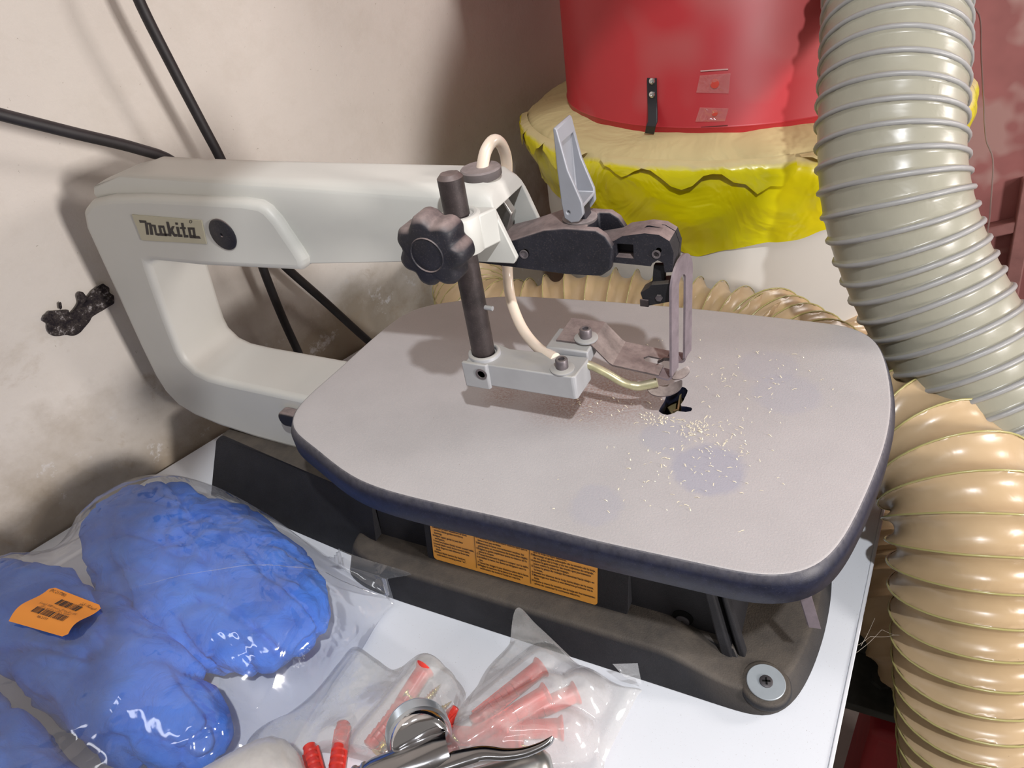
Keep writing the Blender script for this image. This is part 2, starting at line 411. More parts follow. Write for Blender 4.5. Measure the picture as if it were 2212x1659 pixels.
def smooth2(P, n=240, it=10):
    Q = [V((*p, 0)) for p in P] + [V((*P[0], 0))]
    R_, _ = resample_n(Q, n)
    for _ in range(it): R_ = [R_[i - 1] * 0.25 + R_[i] * 0.5 + R_[(i + 1) % len(R_)] * 0.25 for i in range(len(R_))]
    return [(p.x, p.y) for p in R_]
def resample_n(P, n):
    L = [0]
    for a, b in zip(P, P[1:]): L.append(L[-1] + (b - a).length)
    out = []; j = 0
    for i in range(n):
        s = L[-1] * i / n
        while j < len(L) - 2 and L[j + 1] < s: j += 1
        out.append(P[j].lerp(P[j + 1], (s - L[j]) / max(1e-9, L[j + 1] - L[j])))
    return out, L[-1] / n
def offset2(P, d):
    n = len(P); out = []
    for i in range(n):
        a, b = V(P[i - 1]), V(P[(i + 1) % n]); t = (b - a).normalized()
        out.append((P[i][0] + t.y * d, P[i][1] - t.x * d))
    return out
def area2(P): return sum(P[i][0] * P[(i + 1) % len(P)][1] - P[(i + 1) % len(P)][0] * P[i][1] for i in range(len(P))) / 2
def ngon_side(me_pts_3d, bm):
    return bm.faces.new([bm.verts.new(p) for p in me_pts_3d])
def text_mesh(name, body, size, m, parent, origin, ux, uy, spacing=1.0, line=1.0, fit=None, shear=0, off=0.0004, ext=0.0001):
    """flat print: text laid on the plane spanned by ux (reading direction) and uy (up)"""
    cu = bpy.data.curves.new(name, 'FONT'); cu.body = body; cu.size = size; cu.space_line = line; cu.space_character = spacing
    cu.shear = shear; cu.resolution_u = 2; cu.extrude = 0; cu.offset = size * 0.02
    to = bpy.data.objects.new('tmp', cu); COL.objects.link(to)
    dg = bpy.context.evaluated_depsgraph_get(); dg.update()
    me = bpy.data.meshes.new_from_object(to.evaluated_get(dg)); bpy.data.objects.remove(to); bpy.data.curves.remove(cu)
    ux, uy = V(ux).normalized(), V(uy); uy = (uy - ux * uy.dot(ux)).normalized(); nn = ux.cross(uy)
    xs = [v.co.x for v in me.vertices] or [0]; k = 1.0
    if fit and max(xs) > 0: k = fit / max(xs)
    for v in me.vertices: v.co = V(origin) + ux * v.co.x * k + uy * v.co.y + nn * off
    me.materials.clear(); me.materials.append(m)
    o = bpy.data.objects.new(name, me); COL.objects.link(o)
    if parent: attach(o, parent)
    return o
def fbm(p, s, oct=4):
    v = 0; a = 1; q = V(p) * s
    for _ in range(oct): v += a * noise.noise(q); q = q * 2.03 + V((3.1, 1.7, 5.2)); a *= 0.5
    return v
def ridge(p, s, oct=3):
    v = 0; a = 1; q = V(p) * s
    for _ in range(oct): v += a * (1 - abs(noise.noise(q)) * 2.2); q = q * 2.1 + V((7.3, 2.9, 1.1)); a *= 0.5
    return v

# ---------------------------------------------------------------- the setting
ZB = -0.16                                    # bench top
WA, WB = -0.530, 0.31                         # left wall plane: x = WA + WB*y
def wx(y): return WA + WB * y
bm = bmesh.new()
NY, NZ = 110, 90
g = []
for i in range(NY + 1):
    y = -1.3 + 2.75 * i / NY; row = []
    for j in range(NZ + 1):
        z = -0.92 + 2.3 * j / NZ
        d = 0.0035 * fbm((y, z, 0.3), 3.5, 3)
        row.append(bm.verts.new((wx(y) + d - 0.0035, y, z)))
    g.append(row)
for i in range(NY):
    for j in range(NZ): bm.faces.new((g[i][j], g[i + 1][j], g[i + 1][j + 1], g[i][j + 1]))
for (a, b) in ((0, 0),):
    back = [bm.verts.new((wx(y) - 0.12, y, z)) for y, z in ((-1.3, -0.92), (1.45, -0.92), (1.45, 1.38), (-1.3, 1.38))]
    bm.faces.new(back)
wall = obj('wall_left', bm, M['wall']); wall['kind'] = 'structure'
def onwall(px, py, lift=0.0):
    d = ray(px, py); t = (wx(CAM.y) + lift - CAM.x) / (d.x - WB * d.y); return CAM + d * t
# broken patch of plaster
def chip(name, pts, seed, m=M['chip']):
    c3 = [onwall(*p, 0.0015) for p in pts]; c = sum(c3, V()) / len(c3)
    bm = bmesh.new(); rings = []
    sp = catmull(c3 + [c3[0]], 9)[:-1]
    for k, f in enumerate((1.0, 0.93, 0.75, 0.4)):
        ring = []
        for i, p in enumerate(sp):
            q = c.lerp(p, f * (1 + (0.10 * noise.noise(p * 160 + V((seed, 0, 0))) if k < 2 else 0)))
            q = q + V((1, -WB, 0)).normalized() * (0.0 if k == 0 else 0.0022 * (0.4 + noise.noise(q * 300)))
            ring.append(bm.verts.new(q))
        rings.append(ring)
    n = len(sp)
    for A, B in zip(rings, rings[1:]):
        for i in range(n): bm.faces.new((A[i], A[(i + 1) % n], B[(i + 1) % n], B[i]))
    bm.faces.new(rings[-1])
    return obj(name, bm, m, wall)
chip('plaster_chip', [(93, 682), (108, 672), (118, 690), (150, 678), (168, 655), (166, 637), (178, 630), (188, 640), (200, 628), (225, 612), (240, 632), (248, 652), (225, 668), (205, 680), (190, 700), (165, 722), (120, 724), (100, 712)], 1.0)
chip('plaster_chip', [(126, 655), (131, 652), (133, 660), (130, 668), (127, 664)], 2.0)

bm = bmesh.new(); box(bm, -2.0, 3.0, -2.0, 1.5, -0.95, -0.92)
fl = obj('floor', bm, M['floor']); fl['kind'] = 'structure'

bm = bmesh.new(); box(bm, -1.2, 2.6, -2.0, 1.5, 1.62, 1.65)
cg = obj('ceiling', bm, mat('ceiling_paint', (0.62, 0.61, 0.58), 0.8, var=0.05, vs=3)); cg['kind'] = 'structure'
# maroon sheet metal door behind, with welded frame bars
YD = 1.10
bm = bmesh.new(); box(bm, -0.35, 1.9, YD, YD + 0.03, -0.92, 1.3)
door = obj('door_1', bm, M['door'], bevel=0.002); door['kind'] = 'structure'
BD = [0.022]
def bar(p0, p1, w, name='frame_bar'):
    BD[0] += 0.0021
    a, b = oy(*p0, YD), oy(*p1, YD); bm = bmesh.new(); d = (b - a).normalized(); s = V((d.z, 0, -d.x)) * w
    A = [a + s, a - s, b - s, b + s]
    prism(bm, [(q.x, q.z) for q in A], YD - BD[0], YD + 0.001, 'y')
    return obj(name, bm, M['door_frame'], door, bevel=0.003)
bar((2105, 500), (2330, 448), 0.011)
bar((2225, 380), (2120, 960), 0.013)
bar((2330, 250), (2290, 700), 0.012)
bar((2100, 720), (2330, 660), 0.010)
bm = bmesh.new(); box(bm, 1.9, 1.95, -0.3, YD + 0.03, -0.92, 1.3)

# ---------------------------------------------------------------- bench
be = [oz(1788, 1659, ZB), oz(1905, 1097, ZB)]
ed = (be[1] - be[0]).normalized()
e0 = be[0] - ed * 0.35; e1 = be[0] + ed * 0.445
bench = thing('workbench', 'white laminate workbench top under the scroll saw, dusty and flush to the plaster wall', 'workbench', (0, 0, ZB - 0.018))
bm = bmesh.new()
prism(bm, [(wx(e0.y) + 0.0005, e0.y), (e0.x, e0.y), (e1.x, e1.y), (wx(e1.y) + 0.0005, e1.y)], ZB - 0.018, ZB, 'z')
obj('bench_top', bm, M['bench'], bench, bevel=0.0008)
bm = bmesh.new(); nrm = V((ed.y, -ed.x, 0))
q = [e0, e1, e1 + nrm * 0.0026, e0 + nrm * 0.0026]
prism(bm, [(p.x, p.y) for p in q], ZB - 0.0195, ZB + 0.0006, 'z')
obj('edge_band', bm, M['bench_edge'], bench, label='thin white edge strip', bevel=0.0006)
for (x, y) in ((e0.x - 0.05, e0.y + 0.05), (e1.x - 0.05, e1.y - 0.05)):
    bm = bmesh.new(); box(bm, x - 0.02, x + 0.02, y - 0.02, y + 0.02, -0.92, ZB - 0.018)
    obj('leg', bm, M['steel_dark'], bench)

# ---------------------------------------------------------------- scroll saw
saw = thing('scroll_saw', 'cream and black benchtop scroll saw with dusty grey table and long C shaped arm', 'scroll saw', (-0.1, -0.008, ZB))
YC = -0.008
# --- C frame
def lev(poly): return poly
outer = [(-0.300, 0.1515), (-0.400, 0.151), (-0.440, 0.149), (-0.468, 0.144), (-0.484, 0.135), (-0.491, 0.120), (-0.4935, 0.090), (-0.4965, 0.050),
         (-0.5005, 0.0), (-0.502, -0.035), (-0.499, -0.055), (-0.489, -0.071), (-0.470, -0.081), (-0.440, -0.0875), (-0.395, -0.0925), (-0.355, -0.0945), (-0.150, -0.0945),
         (-0.150, -0.028), (-0.310, -0.0275), (-0.400, -0.0262), (-0.425, -0.0245), (-0.438, -0.020), (-0.4465, -0.010), (-0.4475, 0.0), (-0.4435, 0.031), (-0.4370, 0.070), (-0.434, 0.086), (-0.4325, 0.0915), (-0.425, 0.0935),
         (-0.37, 0.0935), (-0.2655, 0.0985), (-0.2605, 0.1015), (-0.2595, 0.108), (-0.2625, 0.116), (-0.2720, 0.1380), (-0.2780, 0.1465), (-0.2840, 0.1500)]
bm = bmesh.new(); prism(bm, outer, -0.0395, 0.0235, 'y')
frame = obj('frame', bm, M['cream'], saw, bevel=0.0055, bseg=4, smooth=50)
# slim arm, roof and fork head
bm = bmesh.new()
armp = [(-0.470, 0.1470), (-0.466, 0.1530), (-0.452, 0.1590), (-0.430, 0.1625), (-0.112, 0.1635), (-0.105, 0.1590), (-0.0905, 0.1195), (-0.0930, 0.1155), (-0.130, 0.1145), (-0.200, 0.1075), (-0.270, 0.1005), (-0.440, 0.0990)]
prism(bm, armp, -0.0315, 0.0155, 'y')
ee = [e for e in bm.edges if all(v.co.z > 0.1575 for v in e.verts) and abs(e.verts[0].co.y - e.verts[1].co.y) < 1e-6]
bmesh.ops.bevel(bm, geom=ee, offset=0.011, segments=5, profile=0.55, affect='EDGES')
arm = obj('upper_arm_housing', bm, M['cream'], saw, smooth=35)
cut = bmesh.new(); prism(cut, [(-0.165, 0.1545), (-0.110, 0.1525), (-0.1035, 0.1495), (-0.06, 0.1480), (-0.06, 0.09), (-0.165, 0.09)], -0.0275, 0.0115, 'y')
boolean(arm, [obj('c', cut, M['cream'])])
arm.modifiers.new('b', 'BEVEL').width = 0.0012; arm.modifiers['b'].segments = 2; arm.modifiers['b'].limit_method = 'ANGLE'; arm.modifiers['b'].angle_limit = R2(40)
# roof ridge that overhangs the back part of the arm
bm = bmesh.new()
rp = [(-0.462, 0.1555), (-0.477, 0.1500), (-0.4865, 0.1440), (-0.488, 0.1460), (-0.480, 0.1520), (-0.468, 0.1575), (-0.452, 0.1622), (-0.430, 0.1650), (-0.300, 0.1652), (-0.292, 0.1640), (-0.292, 0.1560), (-0.44, 0.1555)]
# inner dark pieces in the fork opening
bm = bmesh.new(); prism(bm, [(-0.128, 0.118), (-0.122, 0.147), (-0.112, 0.150), (-0.104, 0.136), (-0.110, 0.121)], -0.004, 0.004, 'y')
obj('spring_bracket', bm, M['steel_plain'], saw, label='bare steel bracket inside the arm fork', bevel=0.001)
# name plate
c = [oy(x, y, -0.0399) for x, y in ((285, 463), (436, 476), (447, 527), (307, 519))]
bm = bmesh.new(); prism(bm, [(p.x, p.z) for p in c], -0.0404, -0.0394, 'y')
npl = obj('name_plate', bm, M['plate'], saw, label='olive name plate with black lettering', bevel=0.0003)
# lettering built from strokes in plate coordinates (u across 0..100, v down 0..40) read off the photo crop
H = [(125, 205), (1350, 280), (1505, 745), (310, 635)]
def crop(u, v): return oy(270 + u / 8.508, 440 + v / 8.508, -0.0406)
strokes = [
 [(255, 300), (385, 312), (395, 345), (470, 352), (480, 382), (560, 392), (585, 545), (640, 548), (640, 590), (560, 580), (520, 420), (495, 418), (520, 575), (465, 572), (440, 385), (415, 383), (440, 572), (395, 570), (362, 352), (272, 350)],
 [(605, 400), (715, 405), (755, 550), (800, 552), (810, 590), (735, 598), (690, 445), (660, 443), (685, 545), (640, 545)],
 [(755, 332), (800, 335), (835, 470), (860, 415), (910, 412), (875, 490), (915, 555), (960, 560), (965, 605), (905, 608), (850, 540), (850, 600), (808, 598)],
 [(918, 345), (965, 347), (972, 390), (930, 388)],
 [(935, 425), (985, 427), (1010, 565), (1050, 568), (1055, 615), (980, 612)],
 [(1025, 352), (1070, 355), (1085, 432), (1112, 435), (1115, 470), (1092, 470), (1110, 575), (1160, 578), (1165, 622), (1085, 622), (1050, 468), (1010, 464), (1008, 430), (1042, 432)],
 [(1148, 437), (1275, 440), (1300, 592), (1365, 597), (1392, 645), (1290, 640), (1262, 625), (1238, 480), (1200, 478), (1222, 585), (1240, 632), (1190, 632)],
 [(590, 548), (620, 548), (625, 590), (600, 588)],
 [(636, 543), (762, 550), (772, 596), (648, 590)], [(1200, 575), (1296, 588), (1304, 640), (1214, 634)]]
bm = bmesh.new()
from mathutils.geometry import tessellate_polygon
for s in strokes:
    vv = [bm.verts.new(crop(*p)) for p in s]
    for tri in tessellate_polygon([[V((p[0], -p[1], 0)) for p in s]]): bm.faces.new([vv[i] for i in tri])
a_ = [crop(1205 + 26 * math.cos(t), 330 + 32 * math.sin(t)) for t in [k * math.pi / 5 for k in range(10)]]
b_ = [crop(1205 + 17 * math.cos(t), 330 + 22 * math.sin(t)) for t in [k * math.pi / 5 for k in range(10)]]
A = [bm.verts.new(p) for p in a_]; B = [bm.verts.new(p) for p in b_]
for i in range(10): bm.faces.new((A[i], A[(i + 1) % 10], B[(i + 1) % 10], B[i]))
obj('lettering', bm, M['ink'], npl)
# round black plug on the arm side
pc = oy(482, 506, -0.0395)
bm = bmesh.new(); lathe(bm, [(0.0125, 0), (0.0125, 0.0008), (0.0112, 0.0018), (0.0016, 0.0018), (0.0014, 0.0008), (0, 0.0008)], pc, (0, -1, 0), 40)
obj('cover_plug', bm, M['black_plastic'], saw, label='round black plug cap on the arm side')
# rubber grommet and air tube
bm = bmesh.new(); lathe(bm, [(0.0118, 0), (0.0130, 0.0015), (0.0130, 0.0055), (0.0120, 0.0065), (0, 0.0065)], (-0.1185, -0.0095, 0.1625), n=40)
obj('grommet', bm, M['rubber'], saw, label='grey rubber disc where the air tube enters the arm')
tp = [oy(1040, 385, -0.008), oy(1042, 362, -0.008), oy(1050, 325, -0.004), oy(1068, 303, 0.004), oy(1086, 318, 0.014), oy(1095, 362, 0.0205), oy(1090, 460, 0.0210), oy(1096, 575, 0.0185), oy(1099, 620, 0.012), oy(1108, 662, 0.002), oy(1130, 712, -0.012), oy(1163, 752, -0.026), oy(1200, 774, -0.036)]
bm = bmesh.new(); tube(bm, resample(catmull(tp, 10), 0.002)[0], 0.0038, 20)
obj('air_tube', bm, M['tube'], saw, label='milky plastic air tube')
# clamp boss beside the arm
PX, PY = -0.1185, -0.044
bm = bmesh.new(); lathe(bm, [(0.0125, 0), (0.0132, 0.001), (0.0132, 0.0225), (0.0122, 0.0240), (0.0083, 0.0240), (0.0083, 0.019)], (PX, PY, 0.1295), n=40)
prism(bm, [(PX - 0.009, PY), (PX + 0.0131, PY), (PX + 0.019, -0.0305), (PX - 0.016, -0.0305)], 0.1300, 0.1525, 'z')
obj('clamp_boss', bm, M['cream'], saw, smooth=45, bevel=0.0012)
# guide post: steel rod with a flat side, a small stop pin
bm = bmesh.new()
def postmod(t, h):
    return 1.0 if abs(((t - 0.4) % (2 * math.pi)) - math.pi) < 2.45 else 0.86
lathe(bm, [(0.0066, 0), (0.0078, 0.0012), (0.0078, 0.137), (0.0055, 0.1395), (0, 0.1395)], (PX - 0.0006, PY, 0.0385), (-0.006, 0, 1), 36, postmod)
post = obj('guide_post', bm, M['steel_post'], saw)
pp = oy(1050, 664, -0.044)
bm = bmesh.new(); cyl(bm, pp - V((0.003, 0, 0)), pp + V((0.005, -0.0005, 0)), 0.0016, 12)
obj('stop_pin', bm, M['grey_cast'], post)
# scalloped clamp knob
kc = oy(922, 552, -0.085)
bm = bmesh.new()
def kmod(t, h): return 1 - 0.17 * (0.5 + 0.5 * math.cos(7 * t + 0.5)) ** 1.6
lathe(bm, [(0.0150, -0.004), (0.0205, -0.001), (0.0225, 0.002), (0.0225, 0.013), (0.0205, 0.0165), (0.0175, 0.0180)], kc + V((0, 0.018, 0)), (0.0, -1, 0.0), 112, kmod)
lathe(bm, [(0.0110, 0.0179), (0.0104, 0.0186), (0.0098, 0.0180), (0.0094, 0.0174), (0, 0.0174)], kc + V((0, 0.018, 0)), (0, -1, 0), 48)
cyl(bm, kc + V((0, 0.022, -0.0)), kc + V((0, 0.034, 0.0)), 0.007, 20)
obj('clamp_knob', bm, M['black_plastic'], saw, smooth=50, label='black scalloped clamp knob')
# --- black upper blade arm with lever
bm = bmesh.new(); prism(bm, [(-0.135, 0.1105), (-0.132, 0.1180), (-0.114, 0.1230), (-0.0946, 0.1285), (-0.0737, 0.1362), (-0.060, 0.1382), (-0.0400, 0.1380), (-0.0345, 0.1345), (-0.0300, 0.1270), (-0.0320, 0.1130), (-0.0385, 0.1080), (-0.060, 0.1072)], -0.0240, 0.0080, 'y')
ba = obj('blade_arm', bm, M['black_plastic'], saw)
cut = bmesh.new(); box(cut, -0.0475, -0.02, -0.0185, 0.0025, 0.10, 0.15)
c2 = bmesh.new(); cyl(c2, oy(1132, 549, -0.026), oy(1132, 549, -0.024) + V((0, 0.006, 0)), 0.0022, 16)
boolean(ba, [obj('c', cut, M['black_plastic']), obj('c', c2, M['black_plastic'])])
md = ba.modifiers.new('b', 'BEVEL'); md.width = 0.0016; md.segments = 3; md.limit_method = 'ANGLE'; md.angle_limit = R2(35)
hc = oy(1132, 549, -0.024)
bm = bmesh.new(); lathe(bm, [(0.0030, 0), (0.0030, 0.0006), (0.0022, 0.0006), (0.0022, -0.004)], hc, (0, -1, 0), 20)
obj('pivot_pin', bm, M['bolt'], ba)
bm = bmesh.new(); prism(bm, [(-0.0465, 0.1150), (-0.0465, 0.1255), (-0.0313, 0.1290), (-0.0260, 0.1325), (-0.0125, 0.1352), (-0.0040, 0.1347), (0.0020, 0.1312), (0.0045, 0.1240), (0.0036, 0.1115), (-0.0008, 0.1108), (-0.0016, 0.1170), (-0.0050, 0.1185), (-0.0085, 0.1160), (-0.0092, 0.1142)], -0.0178, 0.0018, 'y')
lk = obj('blade_link', bm, M['black_plastic'], saw)
cut = bmesh.new(); box(cut, -0.0305, -0.0195, -0.03, -0.0100, 0.1185, 0.1275)
c2 = bmesh.new(); cyl(c2, oy(1418, 549, -0.03), oy(1418, 549, -0.0178) + V((0, 0.008, 0)), 0.0017, 16)
c3 = bmesh.new(); prism(c3, [(-0.015, -0.0095), (-0.0045, -0.0085), (-0.0145, -0.0065)], 0.1330, 0.14, 'z')
c4 = bmesh.new(); prism(c4, [(-0.006, -0.0045), (0.01, -0.0045), (0.01, -0.0036), (-0.006, -0.0036)], 0.11, 0.14, 'z')
boolean(lk, [obj('c', x, M['black_plastic']) for x in (cut, c2, c3, c4)])
md = lk.modifiers.new('b', 'BEVEL'); md.width = 0.0013; md.segments = 3; md.limit_method = 'ANGLE'; md.angle_limit = R2(35)
bm = bmesh.new(); lathe(bm, [(0.0026, 0), (0.0026, 0.0007), (0.0017, 0.0007), (0.0017, -0.003)], oy(1418, 549, -0.0178), (0, -1, 0), 20)
obj('link_pin', bm, M['bolt'], lk)
# blade clamp hanging from the link
bm = bmesh.new()
c = [oy(x, y, -0.012) for x, y in ((1412, 572), (1437, 572), (1436, 622), (1408, 620))]; prism(bm, [(p.x, p.z) for p in c], -0.0125, -0.0085, 'y')
c = [oy(x, y, -0.016) for x, y in ((1383, 632), (1401, 622), (1407, 614), (1447, 611), (1458, 650), (1392, 662), (1387, 643))]; prism(bm, [(p.x, p.z) for p in c], -0.0165, -0.0055, 'y')
cl = obj('blade_clamp', bm, M['black_cast'], saw, label='dusty black blade clamp block', bevel=0.0006)
bm = bmesh.new(); lathe(bm, [(0.0024, 0), (0.0022, 0.0012), (0, 0.0014)], oy(1424, 643, -0.0165), (0, -1, 0), 6)
obj('clamp_screw', bm, M['bolt'], cl)
bm = bmesh.new(); box(bm, -0.0168, -0.0112, -0.0172, -0.0160, 0.0855, 0.0905); obj('clamp_jaw', bm, M['steel_post'], cl, bevel=0.0004)
# tension lever
bm = bmesh.new(); prism(bm, [(-0.0628, 0.1950), (-0.0622, 0.1964), (-0.0606, 0.1955), (-0.0560, 0.1720), (-0.0490, 0.1530), (-0.0486, 0.1455), (-0.0520, 0.1408), (-0.0570, 0.1398), (-0.0608, 0.1425), (-0.0620, 0.1530), (-0.0626, 0.1720)], -0.0200, 0.0045, 'y')
lv = obj('tension_lever', bm, M['lever_grey'], saw)
cut = bmesh.new(); prism(cut, [(-0.0612, 0.1870), (-0.0605, 0.1510), (-0.030, 0.1510), (-0.030, 0.1870)], -0.0172, 0.0017, 'y')
c2 = bmesh.new(); prism(c2, [(-0.0595, 0.1490), (-0.0590, 0.1300), (-0.030, 0.1300), (-0.030, 0.1490)], -0.0165, 0.0010, 'y')
c3 = bmesh.new(); cyl(c3, (-0.0580, -0.021, 0.1465), (-0.0580, -0.0185, 0.1465), 0.0010, 12)
boolean(lv, [obj('c', x, M['lever_grey']) for x in (cut, c2, c3)])
md = lv.modifiers.new('b', 'BEVEL'); md.width = 0.0007; md.segments = 2; md.limit_method = 'ANGLE'; md.angle_limit = R2(35)
bm = bmesh.new(); prism(bm, [(-0.0580, 0.1370), (-0.0580, 0.1480), (-0.0510, 0.1480), (-0.0495, 0.1370)], -0.0130, -0.0025, 'y')
obj('lever_pivot', bm, M['black_plastic'], lv, bevel=0.0008)
bm = bmesh.new(); lathe(bm, [(0.0105, 0), (0.0108, 0.0006), (0.0108, 0.0018), (0.0098, 0.0024), (0, 0.0024)], (-0.0555, -0.0085, 0.1372), n=36)
obj('lever_washer', bm, M['rubber'], lv)
# --- grey guide foot arm
bm = bmesh.new()
prism(bm, [(-0.1290, -0.0560), (-0.0500, -0.0560), (-0.0480, -0.0545), (-0.0470, -0.0320), (-0.0485, -0.0305), (-0.1040, -0.0330), (-0.1085, -0.0315), (-0.1120, -0.0300), (-0.1220, -0.0300), (-0.1290, -0.0360)], 0.0345, 0.0515, 'z',
      b_poly=[(-0.1280, -0.0555), (-0.0510, -0.0550), (-0.0490, -0.0530), (-0.0475, -0.0330), (-0.0490, -0.0310), (-0.1040, -0.0335), (-0.1085, -0.0320), (-0.1120, -0.0305), (-0.1220, -0.0305), (-0.1280, -0.0365)])
lathe(bm, [(0.0098, 0), (0.0112, 0.001), (0.0112, 0.0215), (0.0105, 0.0225), (0.0084, 0.0225), (0.0084, 0.018)], (-0.1185, PY, 0.0320), n=36)
prism(bm, [(-0.1295, -0.0580), (-0.1110, -0.0580), (-0.1100, -0.0550), (-0.1295, -0.0550)], 0.0325, 0.0525, 'z')
fa = obj('guide_foot', bm, M['grey_cast'], saw, label='grey cast arm holding the hold-down foot', bevel=0.0010)
sc_ = oy(1040, 808, -0.0580)
bm = bmesh.new(); lathe(bm, [(0.0042, 0), (0.0042, 0.0006), (0.0028, 0.0006), (0.0026, -0.003), (0, -0.003)], sc_, (0, -1, 0), 24)
obj('set_screw', bm, M['bolt'], fa)
# hold-down foot: bent sheet, forked and turned up into the slotted blade guard
bm = bmesh.new()
cl_ = [(-0.074, 0.0548), (-0.0505, 0.0548), (-0.0490, 0.0545), (-0.0375, 0.0420), (-0.0350, 0.0405), (-0.004, 0.0375)]
strip(bm, [(x, YC, z) for x, z in cl_], (0, 0.0145, 0), (0, 0, 0.0013))
hf = obj('hold_down_foot', bm, M['sheet'], saw, label='dusty bent steel hold-down plate', smooth=20)
cut = bmesh.new(); prism(cut, [(-0.016, -0.011), (0.02, -0.0105), (0.02, -0.0045), (-0.016, -0.004), (-0.0185, -0.0075)], 0.02, 0.07, 'z')
c2 = bmesh.new(); prism(c2, [(-0.078, -0.0105), (-0.060, -0.0100), (-0.060, -0.0050), (-0.078, -0.0060)], 0.05, 0.06, 'z')
boolean(hf, [obj('c', cut, M['sheet'])], 20)
# slotted guard: standing loop
def gx(y, z): return 0.0072 + 0.16 * (y + 0.008) + 0.0
bm = bmesh.new(); ol = []; il = []
nn = 14
Z0, ZT = 0.0400, 0.1165
ya, yb = -0.0235, 0.0085; mid = (ya + yb) / 2; hw = (yb - ya) / 2; iw = 0.0052
def loop(w, zt, zb):
    pts = [(mid - w, zb)]
    for k in range(nn + 1):
        t = math.pi * (1 - k / nn); pts.append((mid + w * math.cos(t), zt + w * math.sin(t)))
    pts.append((mid + w, zb)); return pts
O, I = loop(hw, ZT - hw * 0.95, Z0), loop(iw, ZT - hw * 0.95 - 0.002, Z0)
for side in (0, 1):
    off = 0.0 if side == 0 else -0.0014
    o_ = [bm.verts.new((gx(y, z) + off, y, z)) for y, z in O]; i_ = [bm.verts.new((gx(y, z) + off, y, z)) for y, z in I]
    ol.append(o_); il.append(i_)
for k in range(len(O) - 1):
    bm.faces.new((ol[0][k], ol[0][k + 1], il[0][k + 1], il[0][k])); bm.faces.new((ol[1][k + 1], ol[1][k], il[1][k], il[1][k + 1]))
    bm.faces.new((ol[0][k + 1], ol[0][k], ol[1][k], ol[1][k + 1])); bm.faces.new((il[0][k], il[0][k + 1], il[1][k + 1], il[1][k]))
for e in (0, -1): bm.faces.new((ol[0][e], il[0][e], il[1][e], ol[1][e]))
# bends from each leg into the foot plate
for (y0, y1) in ((ya, mid - iw), (mid + iw, yb)):
    pts = []
    for k in range(7):
        t = k / 6 * math.pi / 2
        yy = (y0 + y1) / 2
        pts.append(V((gx(yy, 0) - 0.0010 - 0.0035 * (1 - math.cos(t)), yy, 0.0402 - 0.0035 * math.sin(t) + 0.0)))
    pts.append(V((-0.006, (y0 + y1) / 2 * 0.95, 0.0372)))
    hwv = (y1 - y0) / 2
    rings = []
    for i, p in enumerate(pts):
        t = (pts[min(i + 1, len(pts) - 1)] - pts[max(i - 1, 0)]).normalized(); nv = V((0, 1, 0)).cross(t).normalized() * 0.0007
        rings.append([bm.verts.new(p + a) for a in (V((0, hwv, 0)) + nv, V((0, -hwv, 0)) + nv, V((0, -hwv, 0)) - nv, V((0, hwv, 0)) - nv)])
    for A, B in zip(rings, rings[1:]):
        for k in range(4): bm.faces.new((A[k], A[(k + 1) % 4], B[(k + 1) % 4], B[k]))
    bm.faces.new(rings[0]); bm.faces.new(rings[-1][::-1])
obj('blade_guard', bm, M['guard'], saw, label='upright slotted guard loop, dusted lilac grey', smooth=30)
# curved shoe prongs under the foot
def prong(name, pts, w0, dz, m):
    bm = bmesh.new(); P = catmull(pts, 8); n = len(P); A = []
    for i, p in enumerate(P):
        t = (P[min(i + 1, n - 1)] - P[max(i - 1, 0)]); t.z = 0; t.normalize(); s = V((-t.y, t.x, 0)) * w0 * math.sin(math.pi * min(1, max(0.06, i / (n - 1)))) ** 0.5
        A.append([bm.verts.new(p + s + V((0, 0, dz))), bm.verts.new(p - s), bm.verts.new(p - s - V((0, 0, 0.0008))), bm.verts.new(p + s + V((0, 0, dz - 0.0008)))])
    for a, b in zip(A, A[1:]):
        for k in range(4): bm.faces.new((a[k], a[(k + 1) % 4], b[(k + 1) % 4], b[k]))
    bm.faces.new(A[0]); bm.faces.new(A[-1][::-1])
    return obj(name, bm, m, hf, smooth=60)
prong('shoe_prong', [oz(1398, 832, 0.026), oz(1415, 846, 0.024), oz(1440, 846, 0.0245), oz(1462, 838, 0.027), oz(1474, 829, 0.030)], 0.0042, 0.0025, M['sheet'])
prong('shoe_prong', [oz(1450, 812, 0.030), oz(1462, 814, 0.030), oz(1478, 806, 0.031), oz(1489, 796, 0.033)], 0.0030, 0.0018, M['sheet'])
bm = bmesh.new(); P = [oz(x, y, 0.041) for x, y in ((1421, 785), (1435, 778), (1452, 777), (1466, 776))]
strip(bm, P, (0, 0.0008, 0), (0, 0, 0.0022)); obj('foot_tab', bm, M['steel_post'], hf)
# socket bolts with washers
def bolt(c):
    b = bmesh.new(); lathe(b, [(0.0078, 0), (0.0080, 0.0004), (0.0080, 0.0012), (0.0074, 0.0016), (0, 0.0016)], c, n=32)
    w = obj('washer', b, M['grey_cast'], saw)
    b = bmesh.new(); lathe(b, [(0.0040, 0.0016), (0.0041, 0.0020), (0.0041, 0.0075), (0.0036, 0.0082), (0.0022, 0.0082), (0.0021, 0.0055), (0, 0.0055)], c, n=24)
    obj('socket_bolt', b, M['bolt'], w)
bolt(V((-0.0545, -0.0170, 0.0562))); bolt(V((-0.0600, -0.0480, 0.0515)))
bm = bmesh.new(); box(bm, -0.079, -0.049, -0.0300, -0.0050, 0.0440, 0.0546)
obj('foot_pad', bm, M['grey_cast'], saw, bevel=0.0012)
